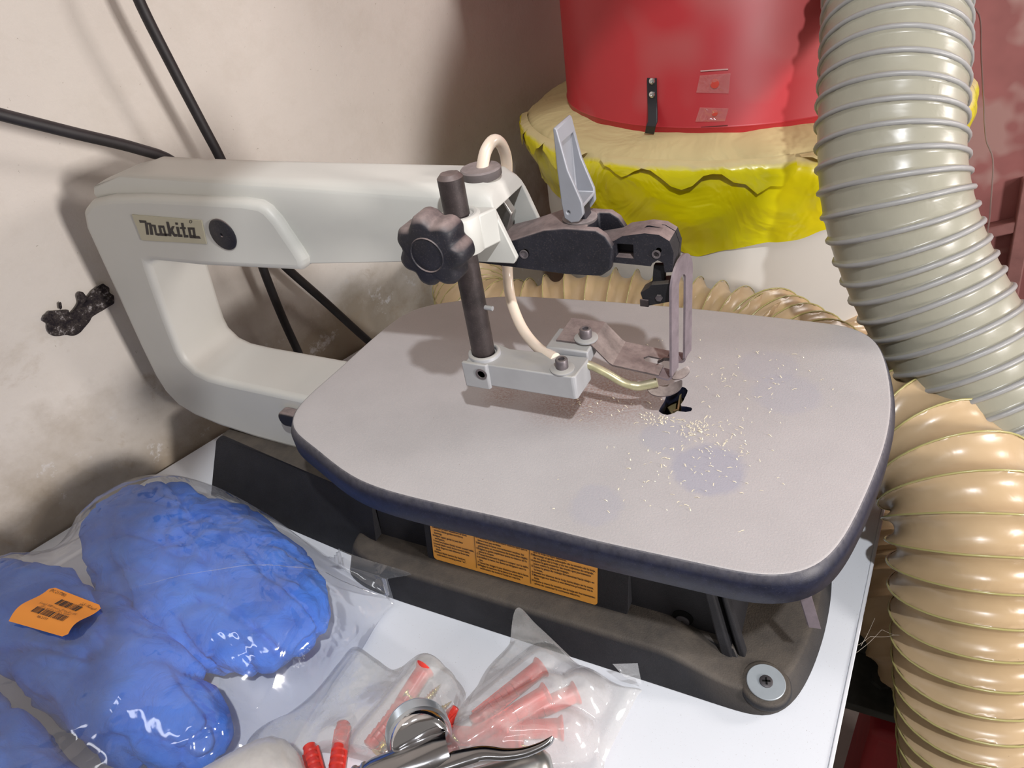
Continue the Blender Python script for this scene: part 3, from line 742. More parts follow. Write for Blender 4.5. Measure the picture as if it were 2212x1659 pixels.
# air nozzle
npts = [oy(1186, 776, -0.034), oy(1215, 782, -0.035), oy(1248, 783, -0.0345), oy(1275, 789, -0.033), oy(1310, 806, -0.030), oy(1345, 826, -0.026), oy(1375, 834, -0.023), oy(1398, 831, -0.021), oy(1420, 826, -0.019)]
PP = resample(catmull(npts, 8), 0.0015)[0]
bm = bmesh.new(); tube(bm, PP, lambda i, t, s: 0.0028 if s < 0.062 else 0.0031, 18)
obj('air_nozzle', bm, M['brass_tube'], saw, label='bent olive coloured metal air nozzle')

# --- table
TP = [(628,925),(627,905),(640,880),(670,850),(700,825),(740,790),(800,735),(860,685),(900,664),(940,656),(1000,648),(1060,641),(1120,639),(1300,650),(1500,666),(1700,688),(1800,699),(1850,707),(1880,722),(1900,745),(1915,790),(1925,850),(1924,900),(1912,960),(1890,1020),(1860,1090),(1830,1150),(1800,1195),(1775,1220),(1745,1237),(1700,1243),(1650,1246),(1500,1213),(1300,1170),(1100,1120),(950,1087),(850,1063),(780,1040),(730,1008),(680,965),(645,940)]
TO = smooth2([tuple(oz(x, y, 0).xy) for x, y in TP], 260, 14)
if area2(TO) < 0: TO = TO[::-1]
bm = bmesh.new(); rings = []
for (d, z) in ((-0.0015, 0.0), (0.0000, -0.0003), (0.0010, -0.0010), (0.0034, -0.0062), (0.0040, -0.0078), (0.0040, -0.0195), (0.0028, -0.0210), (-0.003, -0.0210), (-0.003, -0.010)):
    rings.append([bm.verts.new((x, y, z)) for x, y in offset2(TO, d)])
n = len(TO)
for A, B in zip(rings, rings[1:]):
    for i in range(n): bm.faces.new((A[i], A[(i + 1) % n], B[(i + 1) % n], B[i]))
bm.faces.new(rings[0]); bm.faces.new(rings[-1][::-1])
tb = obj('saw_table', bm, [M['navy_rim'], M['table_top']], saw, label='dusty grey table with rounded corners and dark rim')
HP = [(590,1220),(640,1120),(760,930),(830,740),(1000,640),(1200,560),(1290,490),(1390,520),(1460,600),(1440,680),(1320,930),(1255,1010),(1270,1070),(1420,1080),(1560,1110),(1595,1150),(1560,1215),(1400,1245),(1150,1215),(1060,1270),(950,1310),(850,1330),(700,1300)]
HW = [tuple(oz(1380 + x / 13.825, 800 + y / 13.825, 0).xy) for x, y in HP]
cut = bmesh.new(); prism(cut, HW, -0.03, 0.01, 'z')
boolean(tb, [obj('c', cut, M['hole'])])
tb.data.materials.clear(); tb.data.materials.append(M['navy_rim']); tb.data.materials.append(M['table_top'])
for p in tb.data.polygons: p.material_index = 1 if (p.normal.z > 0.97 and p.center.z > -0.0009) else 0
# guide plate seen through the slot
bm = bmesh.new(); box(bm, -0.012, 0.018, -0.022, 0.026, -0.030, -0.026)
obj('slot_floor', bm, M['black_cast'], tb)
bm = bmesh.new()
pts = [oz(1380 + x / 13.825, 800 + y / 13.825, -0.006) for x, y in ((1250, 600), (1180, 900), (1150, 1150), (1010, 1200))]
for (a, b) in zip(pts, pts[1:]):
    strip(bm, [a + V((0, 0, -0.008)), b + V((0, 0, -0.008))], (0, 0, 0.008), (0.0012, 0, 0))
prism(bm, [tuple(oz(1380 + x / 13.825, 800 + y / 13.825, -0.014).xy) for x, y in ((760, 960), (940, 970), (1010, 830), (1120, 600), (1330, 620), (1300, 900), (1200, 1250), (980, 1280))], -0.0160, -0.0145, 'z')
obj('slot_plate', bm, M['taupe_dust'], tb, label='brassy plate inside the blade slot')
# lever knob on the left under the table
lc = oy(622, 893, -0.0425)
bm = bmesh.new(); prism(bm, [(lc.x - 0.0062 * math.cos(t) * 1.0 + (0.010 if math.cos(t) < 0 else 0), lc.z - 0.002 + 0.0078 * math.sin(t)) for t in [k * math.pi / 12 for k in range(24)]], -0.050, -0.0390, 'y')
obj('bevel_lock_knob', bm, M['black_plastic'], saw, label='black lock knob peeping out left of the table', bevel=0.0025, bseg=4)

# --- base casting
base_pts = [(-0.262, -0.106), (-0.235, -0.1155), (-0.20, -0.117), (0.080, -0.1175), (0.0925, -0.1155), (0.1005, -0.1085), (0.1085, -0.094), (0.1150, -0.070), (0.1195, -0.040), (0.1212, -0.008), (0.1195, 0.024), (0.1150, 0.054), (0.1085, 0.078), (0.1005, 0.0925), (0.0925, 0.0995), (0.080, 0.1015), (-0.20, 0.101), (-0.235, 0.0995), (-0.262, 0.090)]
BP = smooth2(base_pts, 200, 5)
if area2(BP) < 0: BP = BP[::-1]
def ztop(x): 
    t = min(1, max(0, (x - 0.015) / 0.055)); t = t * t * (3 - 2 * t); return -0.1300 - 0.0150 * t
bm = bmesh.new(); rings = []
def shrink(P, d): return [(-0.0705 + (x + 0.0705) * (1 - d / 0.1915), YC + (y - YC) * (1 - d / 0.1095)) for x, y in P]
for (d, f) in ((0.0005, 0.0), (0.0, 0.02), (0.0068, 0.86), (0.0086, 0.97), (0.0115, 1.02), (0.035, 1.0)):
    P_ = shrink(BP, d); rings.append([bm.verts.new((x, y, ZB + 0.0004 + (ztop(x) - ZB) * f)) for x, y in P_])
n = len(BP)
for A, B in zip(rings, rings[1:]):
    for i in range(n): bm.faces.new((A[i], A[(i + 1) % n], B[(i + 1) % n], B[i]))
cv = bm.verts.new((-0.07, YC, -0.137))
for i in range(n): bm.faces.new((rings[-1][i], rings[-1][(i + 1) % n], cv))
bm.faces.new(rings[0][::-1])
# rear block
B0 = [(-0.4600, -0.0690), (-0.2500, -0.0905), (-0.2350, -0.0925), (-0.2350, 0.0765), (-0.2500, 0.0745), (-0.4600, 0.0530)]
B1 = [(-0.4360, -0.0500), (-0.3300, -0.0560), (-0.2300, -0.0820), (-0.2300, 0.0660), (-0.3300, 0.0400), (-0.4360, 0.0340)]
bm2 = bmesh.new(); prism(bm2, B0, ZB + 0.0004, -0.0915, 'z', b_poly=B1)
ee = [e for e in bm2.edges if all(v.co.z > -0.1 for v in e.verts)]
bmesh.ops.bevel(bm2, geom=ee, offset=0.005, segments=4, profile=0.5, affect='EDGES')
me_t = bpy.data.meshes.new('t'); bm2.to_mesh(me_t); bm2.free(); bm.from_mesh(me_t)
# upright block the table sits on, with a sloping nose
prism(bm, [(-0.2350, -0.1500), (-0.2200, -0.024), (0.040, -0.024), (0.0485, -0.070), (0.0660, -0.1430), (0.0660, -0.1500)], -0.0790, 0.0630, 'y')
bs = obj('base', bm, M['black_cast'], saw, label='heavy black cast base, brown with sawdust on its ledges', smooth=38)
# recess pockets either side of the panel
cut = bmesh.new(); prism(cut, [(-0.0050, -0.1290), (-0.0050, -0.020), (0.0330, -0.020), (0.0490, -0.1290)], -0.10, -0.0735, 'y')
# (kept as raised ribs instead of a cut) rib on the nose
bm = bmesh.new()
prism(bm, [(0.0385, -0.060), (0.0440, -0.060), (0.0640, -0.1460), (0.0560, -0.1460)], -0.0900, -0.0780, 'y')
prism(bm, [(0.0470, -0.060), (0.0500, -0.060), (0.0720, -0.1460), (0.0670, -0.1460)], -0.0860, -0.0780, 'y')
prism(bm, [(0.0100, -0.0780), (0.0640, -0.0780), (0.0700, -0.0900), (0.0620, -0.0905), (0.0300, -0.0835)], -0.1480, -0.1370, 'z', b_poly=[(0.0100, -0.0780), (0.0600, -0.0780), (0.0640, -0.0850), (0.0580, -0.0860), (0.0300, -0.0815)])
obj('nose_rib', bm, M['black_cast'], bs, bevel=0.0014)
# sloping ramp with washer seat
sp_ = V((0.0872, -0.0998, -0.1462))
bm = bmesh.new(); lathe(bm, [(0.0175, -0.004), (0.0165, 0.0008), (0.0145, 0.0016), (0.0, 0.0016)], sp_, (0.05, -0.07, 1), 40)
obj('bolt_pad', bm, M['black_cast'], bs, smooth=60, bevel=0.0016)
ax_ = (0.05, -0.07, 1)
bm = bmesh.new(); lathe(bm, [(0.0122, 0.0016), (0.0125, 0.0022), (0.0125, 0.0030), (0.0121, 0.0034), (0, 0.0034)], sp_, ax_, 44)
bw = obj('bench_washer', bm, M['washer'], saw, label='large zinc washer at the front corner of the base')
bm = bmesh.new(); lathe(bm, [(0.0044, 0.0034), (0.0043, 0.0040), (0.0035, 0.0044), (0, 0.0044)], sp_, ax_, 28)
ws = obj('cross_head_screw', bm, M['screwblack'], bw)
bm = bmesh.new(); c0 = sp_ + V(ax_).normalized() * 0.0045
for a in (0.3, 0.3 + math.pi / 2):
    d = V((math.cos(a), math.sin(a), 0)) * 0.0026; s = V((-math.sin(a), math.cos(a), 0)) * 0.0006
    prism(bm, [((c0 + d + s).x, (c0 + d + s).y), ((c0 + d - s).x, (c0 + d - s).y), ((c0 - d - s).x, (c0 - d - s).y), ((c0 - d + s).x, (c0 - d + s).y)], c0.z - 0.0003, c0.z + 0.0001, 'z')
obj('cross_recess', bm, M['hole'], bw)
# screw in the side wall
sc2 = oy(1475, 1340, -0.0792)
bm = bmesh.new(); lathe(bm, [(0.0052, 0), (0.0050, 0.0012), (0.0040, 0.0018), (0.0010, 0.0018), (0.0010, 0.0004), (0, 0.0004)], sc2, (0, -1, 0.1), 24)
obj('side_screw', bm, M['screwblack'], saw)
bm = bmesh.new(); lathe(bm, [(0.0075, 0), (0.0075, 0.0003), (0, 0.0003)], sc2 + V((0, 0, 0.0035)), (0, -1, 0), 24); obj('screw_hole', bm, M['hole'], bs)
# label panel and orange label
LZ0, LZ1 = -0.1275, -0.040
def lpY(z): return -0.0885 + (z - LZ0) * 0.20
def lp(px, py, off=0.0):      # picture point on the leaning panel
    d = ray(px, py); k = 0.20; # y = a + k z
    a = -0.0885 - k * LZ0 - off; t = (a + k * CAM.z - CAM.y) / (d.y - k * d.z); return CAM + d * t
pl, pr = lp(925, 1205).x - 0.0005, lp(1357, 1320).x
zb = lp(1100, 1265).z
bm = bmesh.new()
def rr(x0, x1, z0, z1, r, k=5):
    out = []
    for cx, cz, a0 in ((x1 - r, z1 - r, 0), (x0 + r, z1 - r, 90), (x0 + r, z0 + r, 180), (x1 - r, z0 + r, 270)):
        for i in range(k + 1):
            a = R2(a0 + 90 * i / k); out.append((cx + r * math.cos(a), cz + r * math.sin(a)))
    return out
po = rr(pl, pr, zb, LZ1, 0.009)
A = [bm.verts.new((x, lpY(z), z)) for x, z in po]; B = [bm.verts.new((x, -0.070, z)) for x, z in po]
bm.faces.new(A); bm.faces.new(B[::-1])
for i in range(len(po)): bm.faces.new((A[i], B[i], B[(i + 1) % len(po)], A[(i + 1) % len(po)]))
obj('label_panel', bm, M['black_cast'], saw, label='raised panel on the base side', bevel=0.0016, bseg=3)
l0, l1 = lp(938, 1203), lp(1291, 1310)
lz = (l0.z + l1.z) / 2; lx0, lx1 = (l0.x + lp(928, 1121).x) / 2, l1.x
bm = bmesh.new(); po = rr(lx0, lx1, lz, lz + 0.066, 0.003)
f = bm.faces.new([bm.verts.new((x, lpY(z) - 0.0005, z)) for x, z in po])
lab = obj('warning_label', bm, M['label'], saw, label='orange warning label with three columns of small print')
cols = [
("2.Do not remove jammed cutoff pieces\n   until blade has stopped.\n3.Maintain proper adjustment of blade\n   tension, blade guides and thrust\n   bearings.\n4.Adjust upper guide to just clear\n   workpiece.\n5.Hold workpiece firmly down toward table.\n6.Install blade teeth down toward table.\n7.Keep fingers a safe distance from the\n   blade.\n8.Adjust blade tension by hand-no\n   tools-before turning power \"on\".", 928, 1028),
("1.Portez des lunettes de sécurité.\n2.N'enlevez pas de morceaux coincés tant que la\n   lame n'est pas arrêtée.\n3.Maintenez la lame correctement tendue, les\n   guide-lame et roulements de butée bien réglés.\n4.Réglez le guide supérieur juste au-dessus de la\n   pièce à couper.\n5.Tenez fermement la pièce à couper sur la table.\n6.Installez la lame, les dents se dirigeant vers le\n   bas.\n7.Tenez les doigts à une distance sûre de la lame.\n8.Réglez la tension de la lame à la main-sans\n   outil-avant de mettre l'outil en marche.", 1028, 1147),
("1.Use lentes protectores.\n2.No trate de sacar los pedazos atascados antes de\n   que la hoja se haya detenido.\n3.Mantenga el ajuste adecuado de la tensión de la hoja,\n   de las guías de la hoja y de los cojinetes de empuje.\n4.Ajuste la guía superior de modo que permanezca\n   justo sobre la pieza de trabajo.\n5.Sujete la pieza de trabajo firmemente hacia abajo en\n   la mesa.\n6.Instale los dientes de la hoja hacia abajo en la mesa.\n7.Mantenga sus dedos a una distancia prudente de la\n   hoja.\n8.Ajuste a mano la tensión de la hoja-sin herramientas-\n   antes de conectar la corriente eléctrica.", 1147, 1293)]
uyv = V((0, 0.20, 1)).normalized()
divx = [lx0 + 0.0005, lp(1030, 1215).x, lp(1147, 1245).x, lx1]
for k, (body, a, b) in enumerate(cols):
    nl = body.count('\n') + 1; lh = 0.00272
    x0 = divx[k] + 0.0012; x1 = divx[k + 1] - 0.0012
    zt = lz + 0.0028 + (nl - 1) * lh + (0.0012 if k == 0 else 0.0)
    text_mesh('small_print', body, lh * 0.98, M['ink'], lab, (x0, lpY(zt) - 0.0005, zt), (1, 0, 0), uyv, line=1.02, fit=(x1 - x0), off=0.0003)
for x in divx[1:3]:
    bm = bmesh.new(); bm.faces.new([bm.verts.new((xx, lpY(z) - 0.0008, z)) for xx, z in ((x - 0.0002, lz + 0.0030), (x + 0.0002, lz + 0.0030), (x + 0.0002, lz + 0.064), (x - 0.0002, lz + 0.064))])
    obj('divider_line', bm, M['ink'], lab)
# motor housing and tilt bracket glimpsed below the table front
bm = bmesh.new(); cyl(bm, (0.0700, -0.060, -0.060), (0.0700, 0.045, -0.060), 0.026, 32)
obj('motor_housing', bm, M['black_cast'], saw, bevel=0.002)
a, b = oz(1738, 1288, -0.060), oz(1757, 1352, -0.085)
bm = bmesh.new(); dd = (b - a)
strip(bm, [a - dd * 1.2, b], (0.0035, 0.0006, 0), (0.0012, -0.0015, 0)); obj('tilt_bar', bm, M['guard'], saw, label='small flat bar hanging below the table corner', bevel=0.0003)
bm = bmesh.new(); box(bm, 0.085, 0.089, -0.075, -0.060, -0.085, -0.022); box(bm, 0.060, 0.089, -0.075, -0.072, -0.060, -0.022)
obj('table_bracket', bm, M['black_cast'], saw, bevel=0.001)

# ---------------------------------------------------------------- wood chips on the saw table
bm = bmesh.new(); rnd = random.Random(3)
clusters = [(1430, 905, 45, 16, 70), (1510, 925, 40, 22, 60), (1560, 950, 80, 60, 70), (1640, 830, 120, 70, 50), (1470, 1000, 150, 90, 60), (1300, 880, 100, 30, 25), (1500, 780, 200, 50, 25), (1400, 1060, 300, 70, 20)]
for cx, cy, sx, sy, k in clusters:
    for _ in range(k):
        px, py = rnd.gauss(cx, sx * 0.55), rnd.gauss(cy, sy * 0.55)
        p = oz(px, py, 0.0003)
        if not (-0.2 < p.x < 0.12 and -0.125 < p.y < 0.115): continue
        if abs(p.x - 0.003) < 0.012 and -0.016 < p.y < 0.02: continue
        L = rnd.uniform(0.0004, 0.0019); a = rnd.uniform(0, math.pi); w = rnd.uniform(0.00012, 0.00035)
        d = V((math.cos(a), math.sin(a), 0)) * L; s = V((-math.sin(a), math.cos(a), 0)) * w; up = V((0, 0, rnd.uniform(0.0001, 0.0006)))
        q = [p - d - s, p - d + s, p + s * 1.3 + up, p - s * 0.7 + up, p + d * rnd.uniform(0.5, 1) + s * rnd.uniform(0, 3), p + d - s]
        v = [bm.verts.new(x) for x in q]
        bm.faces.new((v[0], v[1], v[2], v[3])); bm.faces.new((v[3], v[2], v[4], v[5]))
tag(obj('wood_chips', bm, M['chips']), 'pale wood chips and sawdust scattered on the saw table around the blade slot', 'sawdust', kind='stuff')

# ---------------------------------------------------------------- cables
def cable(pts, r, label, per=10):
    bm = bmesh.new(); tube(bm, resample(catmull(pts, per), 0.008)[0], r, 16)
    return tag(obj('power_cable', bm, M['cable']), label, 'cable', 'black cables hanging behind the saw')
cable([onwall(262, -110, 0.05), onwall(300, 0, 0.05), onwall(375, 150, 0.05), onwall(438, 270, 0.05), onwall(482, 355, 0.05), onwall(535, 480, 0.045), onwall(572, 590, 0.04), onwall(612, 690, 0.035), onwall(644, 760, 0.03), onwall(660, 800, 0.02)], 0.0046, 'black cable running steeply down the wall behind the saw arm')
cable([onwall(-120, 215, 0.06), onwall(0, 247, 0.06), onwall(150, 285, 0.06), onwall(300, 322, 0.055), onwall(385, 357, 0.05), onwall(500, 460, 0.045), onwall(612, 572, 0.04), onwall(700, 650, 0.035), onwall(795, 736, 0.03), onwall(815, 748, 0.035)], 0.0048, 'black cable coming in from the left edge and sagging behind the saw arm')

# ---------------------------------------------------------------- dust collector: red drum, yellow tape collar, white bag
DC = (-0.062, 0.534); DR = 0.200
dcol = thing('dust_collector', 'red drum dust collector with yellow tape wrapped round its white bag in the corner', 'dust collector', (DC[0], DC[1], -0.92))
bm = bmesh.new(); lathe(bm, [(DR - 0.004, 0.0), (DR + 0.0004, 0.001), (DR + 0.0004, 0.020), (DR + 0.0012, 0.0212), (DR, 0.0224), (DR, 0.9)], (DC[0], DC[1], 0.0640), n=128)
drum = obj('drum', bm, M['red'], dcol, label='red painted drum', smooth=60)
# black latch strap with two screws
def dpt(px, py, off=0.0): return ocyl(px, py, DC, DR + off)
def dn(p): return V((p.x - DC[0], p.y - DC[1], 0)).normalized()
lt = [(1409, 168), (1410, 215), (1411, 240), (1411, 262), (1407, 272), (1404, 288)]
offs = [0.001, 0.001, 0.004, 0.010, 0.012, 0.007]
bm = bmesh.new(); pp = [dpt(x, y, o) for (x, y), o in zip(lt, offs)]; tt = dn(pp[0]).cross(V((0, 0, 1)))
strip(bm, pp, tt * 0.0052, dn(pp[0]) * 0.0016)
la = obj('latch_strap', bm, M['latch'], drum, label='black steel latch strap', bevel=0.0004)
for y in (175, 204):
    p = dpt(1409, y, 0.0026); bm = bmesh.new(); lathe(bm, [(0.0034, 0), (0.0030, 0.0012), (0.0012, 0.0018), (0.0010, 0.0008), (0, 0.0008)], p, dn(p), 20)
    o = obj('latch_screw', bm, M['chrome_screw'], dcol)
def patch(name, px, nx, ny, m, parent, off, wob=0.0):
    bm = bmesh.new(); G = []
    for j in range(ny + 1):
        r = []
        for i in range(nx + 1):
            u, v = i / nx, j / ny
            a = V(px[0]).lerp(V(px[1]), u); b = V(px[3]).lerp(V(px[2]), u); q = a.lerp(b, v)
            r.append(bm.verts.new(dpt(q.x, q.y, off + wob * noise.noise(V((u * 3, v * 3, px[0][0]))))))
        G.append(r)
    for j in range(ny):
        for i in range(nx): bm.faces.new((G[j][i], G[j][i + 1], G[j + 1][i + 1], G[j + 1][i]))
    return obj(name, bm, m, parent)
patch('tape_patch', [(1512, 163), (1578, 158), (1574, 202), (1504, 200)], 8, 6, M['tape_clear'], dcol, 0.0012, 0.0008)
patch('tape_patch', [(1512, 232), (1574, 234), (1566, 262), (1502, 263)], 8, 6, M['tape_clear'], dcol, 0.0012, 0.0008)
mo = mat('orange_red_plug', (0.60, 0.06, 0.04), 0.6)
for (x, y, r) in ((1544, 181, 0.0045), (1544, 244, 0.0032)):
    p = dpt(x, y, 0.0); bm = bmesh.new(); lathe(bm, [(r, 0), (r * 0.9, 0.0012), (0, 0.0014)], p, dn(p), 16); obj('hole_plug', bm, mo, dcol)
mw = mat('pale_scratch', (0.62, 0.36, 0.34), 0.6)
patch('tape_edge', [(1513, 152), (1573, 148), (1573, 151), (1513, 155)], 4, 1, mw, dcol, 0.0008)
patch('tape_edge', [(1514, 274), (1572, 270), (1572, 272), (1514, 276)], 4, 1, mat('dark_scratch', (0.12, 0.02, 0.02), 0.6), dcol, 0.0008)
# yellow tape collar
bm = bmesh.new(); NT = 220; rings = []
def ang(px, py):
    p = ocyl(px, py, DC, 0.24); return math.atan2(p.y - DC[1], p.x - DC[0])
aV = ang(1510, 540)
prof = [(0.199, 0.080), (0.215, 0.078), (0.235, 0.074), (0.250, 0.067), (0.257, 0.055), (0.256, 0.040), (0.252, 0.022), (0.247, 0.004), (0.243, -0.014), (0.240, -0.030)]
for k, (r, z) in enumerate(prof):
    ring = []
    for i in range(NT):
        t = 2 * math.pi * i / NT; v = k / (len(prof) - 1); c, s = math.cos(t), math.sin(t)
        dv = abs(((t - aV + math.pi) % (2 * math.pi)) - math.pi)
        drop = 0.028 * min(1, dv / 0.9) - 0.010 * math.exp(-(dv / 0.10) ** 2)
        zz = z + (drop * max(0, (v - 0.45) / 0.55)) + (0.006 * fbm((c * 3, s * 3, v * 2), 2.0) if k > 2 else 0.002 * fbm((c, s, 0), 6))
        rad = r + (0.005 * fbm((c * 2.2, s * 2.2, zz * 16 + 0.8 * t), 1.6, 4) + 0.0025 * ridge((c * 1.5, s * 1.5, zz * 25 + dv * 0.35 * 25 * 0.06), 1.6, 2)) * min(1, max(0, k - 0.5) / 2)
        ring.append(bm.verts.new((DC[0] + rad * c, DC[1] + rad * s, zz)))
    rings.append(ring)
for A, B in zip(rings, rings[1:]):
    for i in range(NT): bm.faces.new((A[i], A[(i + 1) % NT], B[(i + 1) % NT], B[i]))
co = obj('tape_collar', bm, M['tape'], dcol, label='crumpled yellow tape collar, dusty on top', smooth=70)
md = co.modifiers.new('s', 'SUBSURF'); md.levels = 1; md.render_levels = 1
# torn loose tape flaps over the shelf edge
rnd = random.Random(11)
for j in range(9):
    t0 = aV + (j - 4.2) * 0.27 + rnd.uniform(-0.05, 0.05); w = rnd.uniform(0.10, 0.17); L = rnd.uniform(0.016, 0.032)
    bm = bmesh.new(); G = []
    for a in range(9):
        r = []
        for b in range(4):
            u, v = a / 8, b / 3; t = t0 + (u - 0.5) * w * 2
            edge = (0.35 + 0.65 * (1 - abs(u * 2 - 1 + 0.3 * math.sin(j))) + 0.25 * noise.noise(V((u * 5, j, 0))))
            d = v * L * max(0.1, edge)
            rr_ = 0.2500 + min(d, 0.011) + 0.0015; zz = 0.0705 - max(0, d - 0.008) * 1.0 - d * 0.25
            r.append(bm.verts.new((DC[0] + rr_ * math.cos(t), DC[1] + rr_ * math.sin(t), zz + 0.001 * noise.noise(V((t * 9, v * 3, j))))))
        G.append(r)
    for a in range(8):
        for b in range(3): bm.faces.new((G[a][b], G[a + 1][b], G[a + 1][b + 1], G[a][b + 1]))
    obj('tape_flap', bm, M['tape'], co, smooth=60)
bm = bmesh.new(); lathe(bm, [(0.236, 0.02), (0.236, -0.05), (0.226, -0.12), (0.212, -0.17), (0.21, -0.55), (0.19, -0.86)], (DC[0], DC[1], 0.0), n=96, mod=lambda t, h: 1 + 0.010 * math.sin(5 * t + h * 9) * min(1, max(0, -h * 5)))
obj('collection_bag', bm, M['whitebag'], dcol, label='off-white dust collection bag below the tape', smooth=70)

# ---------------------------------------------------------------- ribbed hoses
def hose(name, pts, r, pitch, depth, m, label, group, kind='wire', wire=False, n=64, ns=16):
    P, st = resample(catmull(pts, 14), pitch / ns)
    def rf(i, t, s):
        u = (s / pitch + t / (2 * math.pi)) % 1.0
        if kind == 'wire':     # round wire rib proud of a flat wall
            d = min(u, 1 - u) / 0.16
            v = math.sqrt(max(0, 1 - d * d)) if d < 1 else 0
            fold = 0.0
            return r - depth * (1 - v) - depth * 0.25 * math.sin(math.pi * u)
        d = abs(u - 0.5) * 2   # scalloped wall pulled in between sharp wire ridges
        return r - depth * (1 - d ** 2.4)
    bm = bmesh.new(); tube(bm, P, rf, n, cap=True)
    ho = tag(obj(name, bm, m, smooth=80), label, 'hose', group)
    if wire:
        T = [(P[min(i + 1, len(P) - 1)] - P[max(i - 1, 0)]).normalized() for i in range(len(P))]
        _, u, w = frame_of(T[0]); fr = []
        for i in range(len(P)):
            if i: u = T[i - 1].rotation_difference(T[i]) @ u; u = (u - T[i] * u.dot(T[i])).normalized()
            fr.append((u.copy(), T[i].cross(u)))
        H = []; turns = int((len(P) - 1) * st / pitch); sg = 40
        for k in range(turns * sg):
            t = -2 * math.pi * k / sg; s = pitch * k / sg; fi = s / st; i = min(len(P) - 2, int(fi)); f = fi - i
            u = fr[i][0].lerp(fr[i + 1][0], f); w = fr[i][1].lerp(fr[i + 1][1], f)
            H.append(P[i].lerp(P[i + 1], f) + (u * math.cos(t) + w * math.sin(t)) * (r - wire[0] * 0.45 if wire[0] > 0.001 else r - 0.0001))
        bm = bmesh.new(); tube(bm, H, wire[0], 6 if wire[0] < 0.001 else 8)
        obj('spiral_wire', bm, M[wire[1]], ho, label=wire[2], smooth=180)
    return ho
gp = [od(1940, -300, 0.86), od(1938, -190, 0.77), od(1934, -60, 0.705), od(1928, 120, 0.658), od(1920, 290, 0.632), od(1933, 440, 0.623), od(1983, 590, 0.63), od(2062, 740, 0.64), od(2150, 890, 0.655), od(2255, 1040, 0.68), od(2370, 1190, 0.73), V((0.46, 0.02, -0.42)), V((0.50, 0.05, -0.70)), V((0.50, 0.10, -0.90))]
hose('flexible_hose', gp, 0.0515, 0.0150, 0.0016, [M['hose_grey']], 'thick grey ribbed hose curving down in front of the red drum', 'ribbed dust hoses', wire=(0.0021, 'hose_wire', 'raised grey rib spiral'))
bp = [V((0.02, 0.27, -0.107)), V((0.08, 0.215, -0.107)), od(1850, 905, 0.665), od(1925, 930, 0.645), od(2000, 960, 0.63), od(2060, 1040, 0.615), od(2092, 1160, 0.61), od(2102, 1330, 0.625), od(2108, 1520, 0.665), od(2112, 1750, 0.74), od(2112, 2000, 0.86), V((0.245, -0.20, -0.75)), V((0.25, -0.20, -0.915))]
hose('flexible_hose', bp, 0.0535, 0.0185, 0.0075, [M['hose_beige']], 'beige ribbed hose bending down over the bench edge at right', 'ribbed dust hoses', kind='scallop', wire=(0.0008, 'rib', 'thin olive wire spiral'))
ap = [V((-0.335, 0.30, -0.108)), V((-0.285, 0.235, -0.106)), V((-0.225, 0.225, -0.100)), V((-0.160, 0.248, -0.092)), V((-0.09, 0.262, -0.097)), V((-0.02, 0.262, -0.102)), V((0.035, 0.245, -0.106))]
hose('flexible_hose', ap, 0.051, 0.0215, 0.0110, [M['hose_beige']], 'beige ribbed hose lying behind the saw table below the yellow tape', 'ribbed dust hoses', kind='scallop', wire=(0.0005, 'rib', 'thin olive wire spiral'))
cp = [od(1800, 700, 0.96), od(1830, 800, 0.94), od(1870, 1000, 0.92), od(1925, 1200, 0.90), od(1955, 1330, 0.88), od(2030, 1450, 0.9), od(2150, 1500, 1.0), V((0.42, 0.10, -0.60)), V((0.44, 0.12, -0.90))]
hose('flexible_hose', cp, 0.052, 0.0185, 0.0062, [M['hose_beige']], 'shaded beige hose hanging in the gap between bench and front hose', 'ribbed dust hoses', kind='scallop')
# thin wire on the door
wp = [od(2085, -40, 0.95), od(2100, 10, 0.95), od(2117, 40, 0.95), od(2120, 130, 0.95), od(2125, 220, 0.95), od(2130, 300, 0.95), od(2145, 345, 0.95), od(2141, 430, 0.95), od(2135, 490, 0.96), od(2120, 560, 0.97)]
bm = bmesh.new(); tube(bm, resample(catmull(wp, 6), 0.006)[0], 0.0008, 6)
tag(obj('thin_wire', bm, M['wire']), 'thin dark wire dangling right of the grey hose before the maroon door', 'wire')
# below the bench on the right
st = thing('machine_stand', 'dark steel machine stand glimpsed under the bench edge beside the beige hose', 'stand', od(1880, 1500, 1.0))
c0 = od(1880, 1500, 0.98)
bm = bmesh.new(); box(bm, c0.x - 0.16, c0.x + 0.16, c0.y - 0.02, c0.y + 0.30, c0.z - 0.012, c0.z); obj('stand_top', bm, M['steel_dark'], st, bevel=0.002)
bm = bmesh.new(); box(bm, c0.x - 0.02, c0.x + 0.12, c0.y + 0.05, c0.y + 0.2, c0.z, c0.z + 0.14); obj('motor_block', bm, M['steel_dark'], st, bevel=0.004)
p = c0 + V((0.01, 0.02, 0.0)); bm = bmesh.new(); lathe(bm, [(0.011, 0), (0.011, 0.006), (0, 0.0065)], p, n=6); obj('stand_bolt', bm, M['steel_dark'], st)
for dx in (-0.15, 0.15):
    bm = bmesh.new(); box(bm, c0.x + dx - 0.012, c0.x + dx + 0.012, c0.y, c0.y + 0.02, -0.92, c0.z - 0.012); obj('leg', bm, M['steel_dark'], st)
r0 = od(1905, 1640, 1.10)
bm = bmesh.new(); box(bm, r0.x - 0.02, r0.x + 0.16, r0.y, r0.y + 0.12, -0.9195, r0.z + 0.05)
tag(obj('red_canister', bm, M['redbox'], bevel=0.01), 'red metal box standing under the dark stand at the bottom right', 'box')
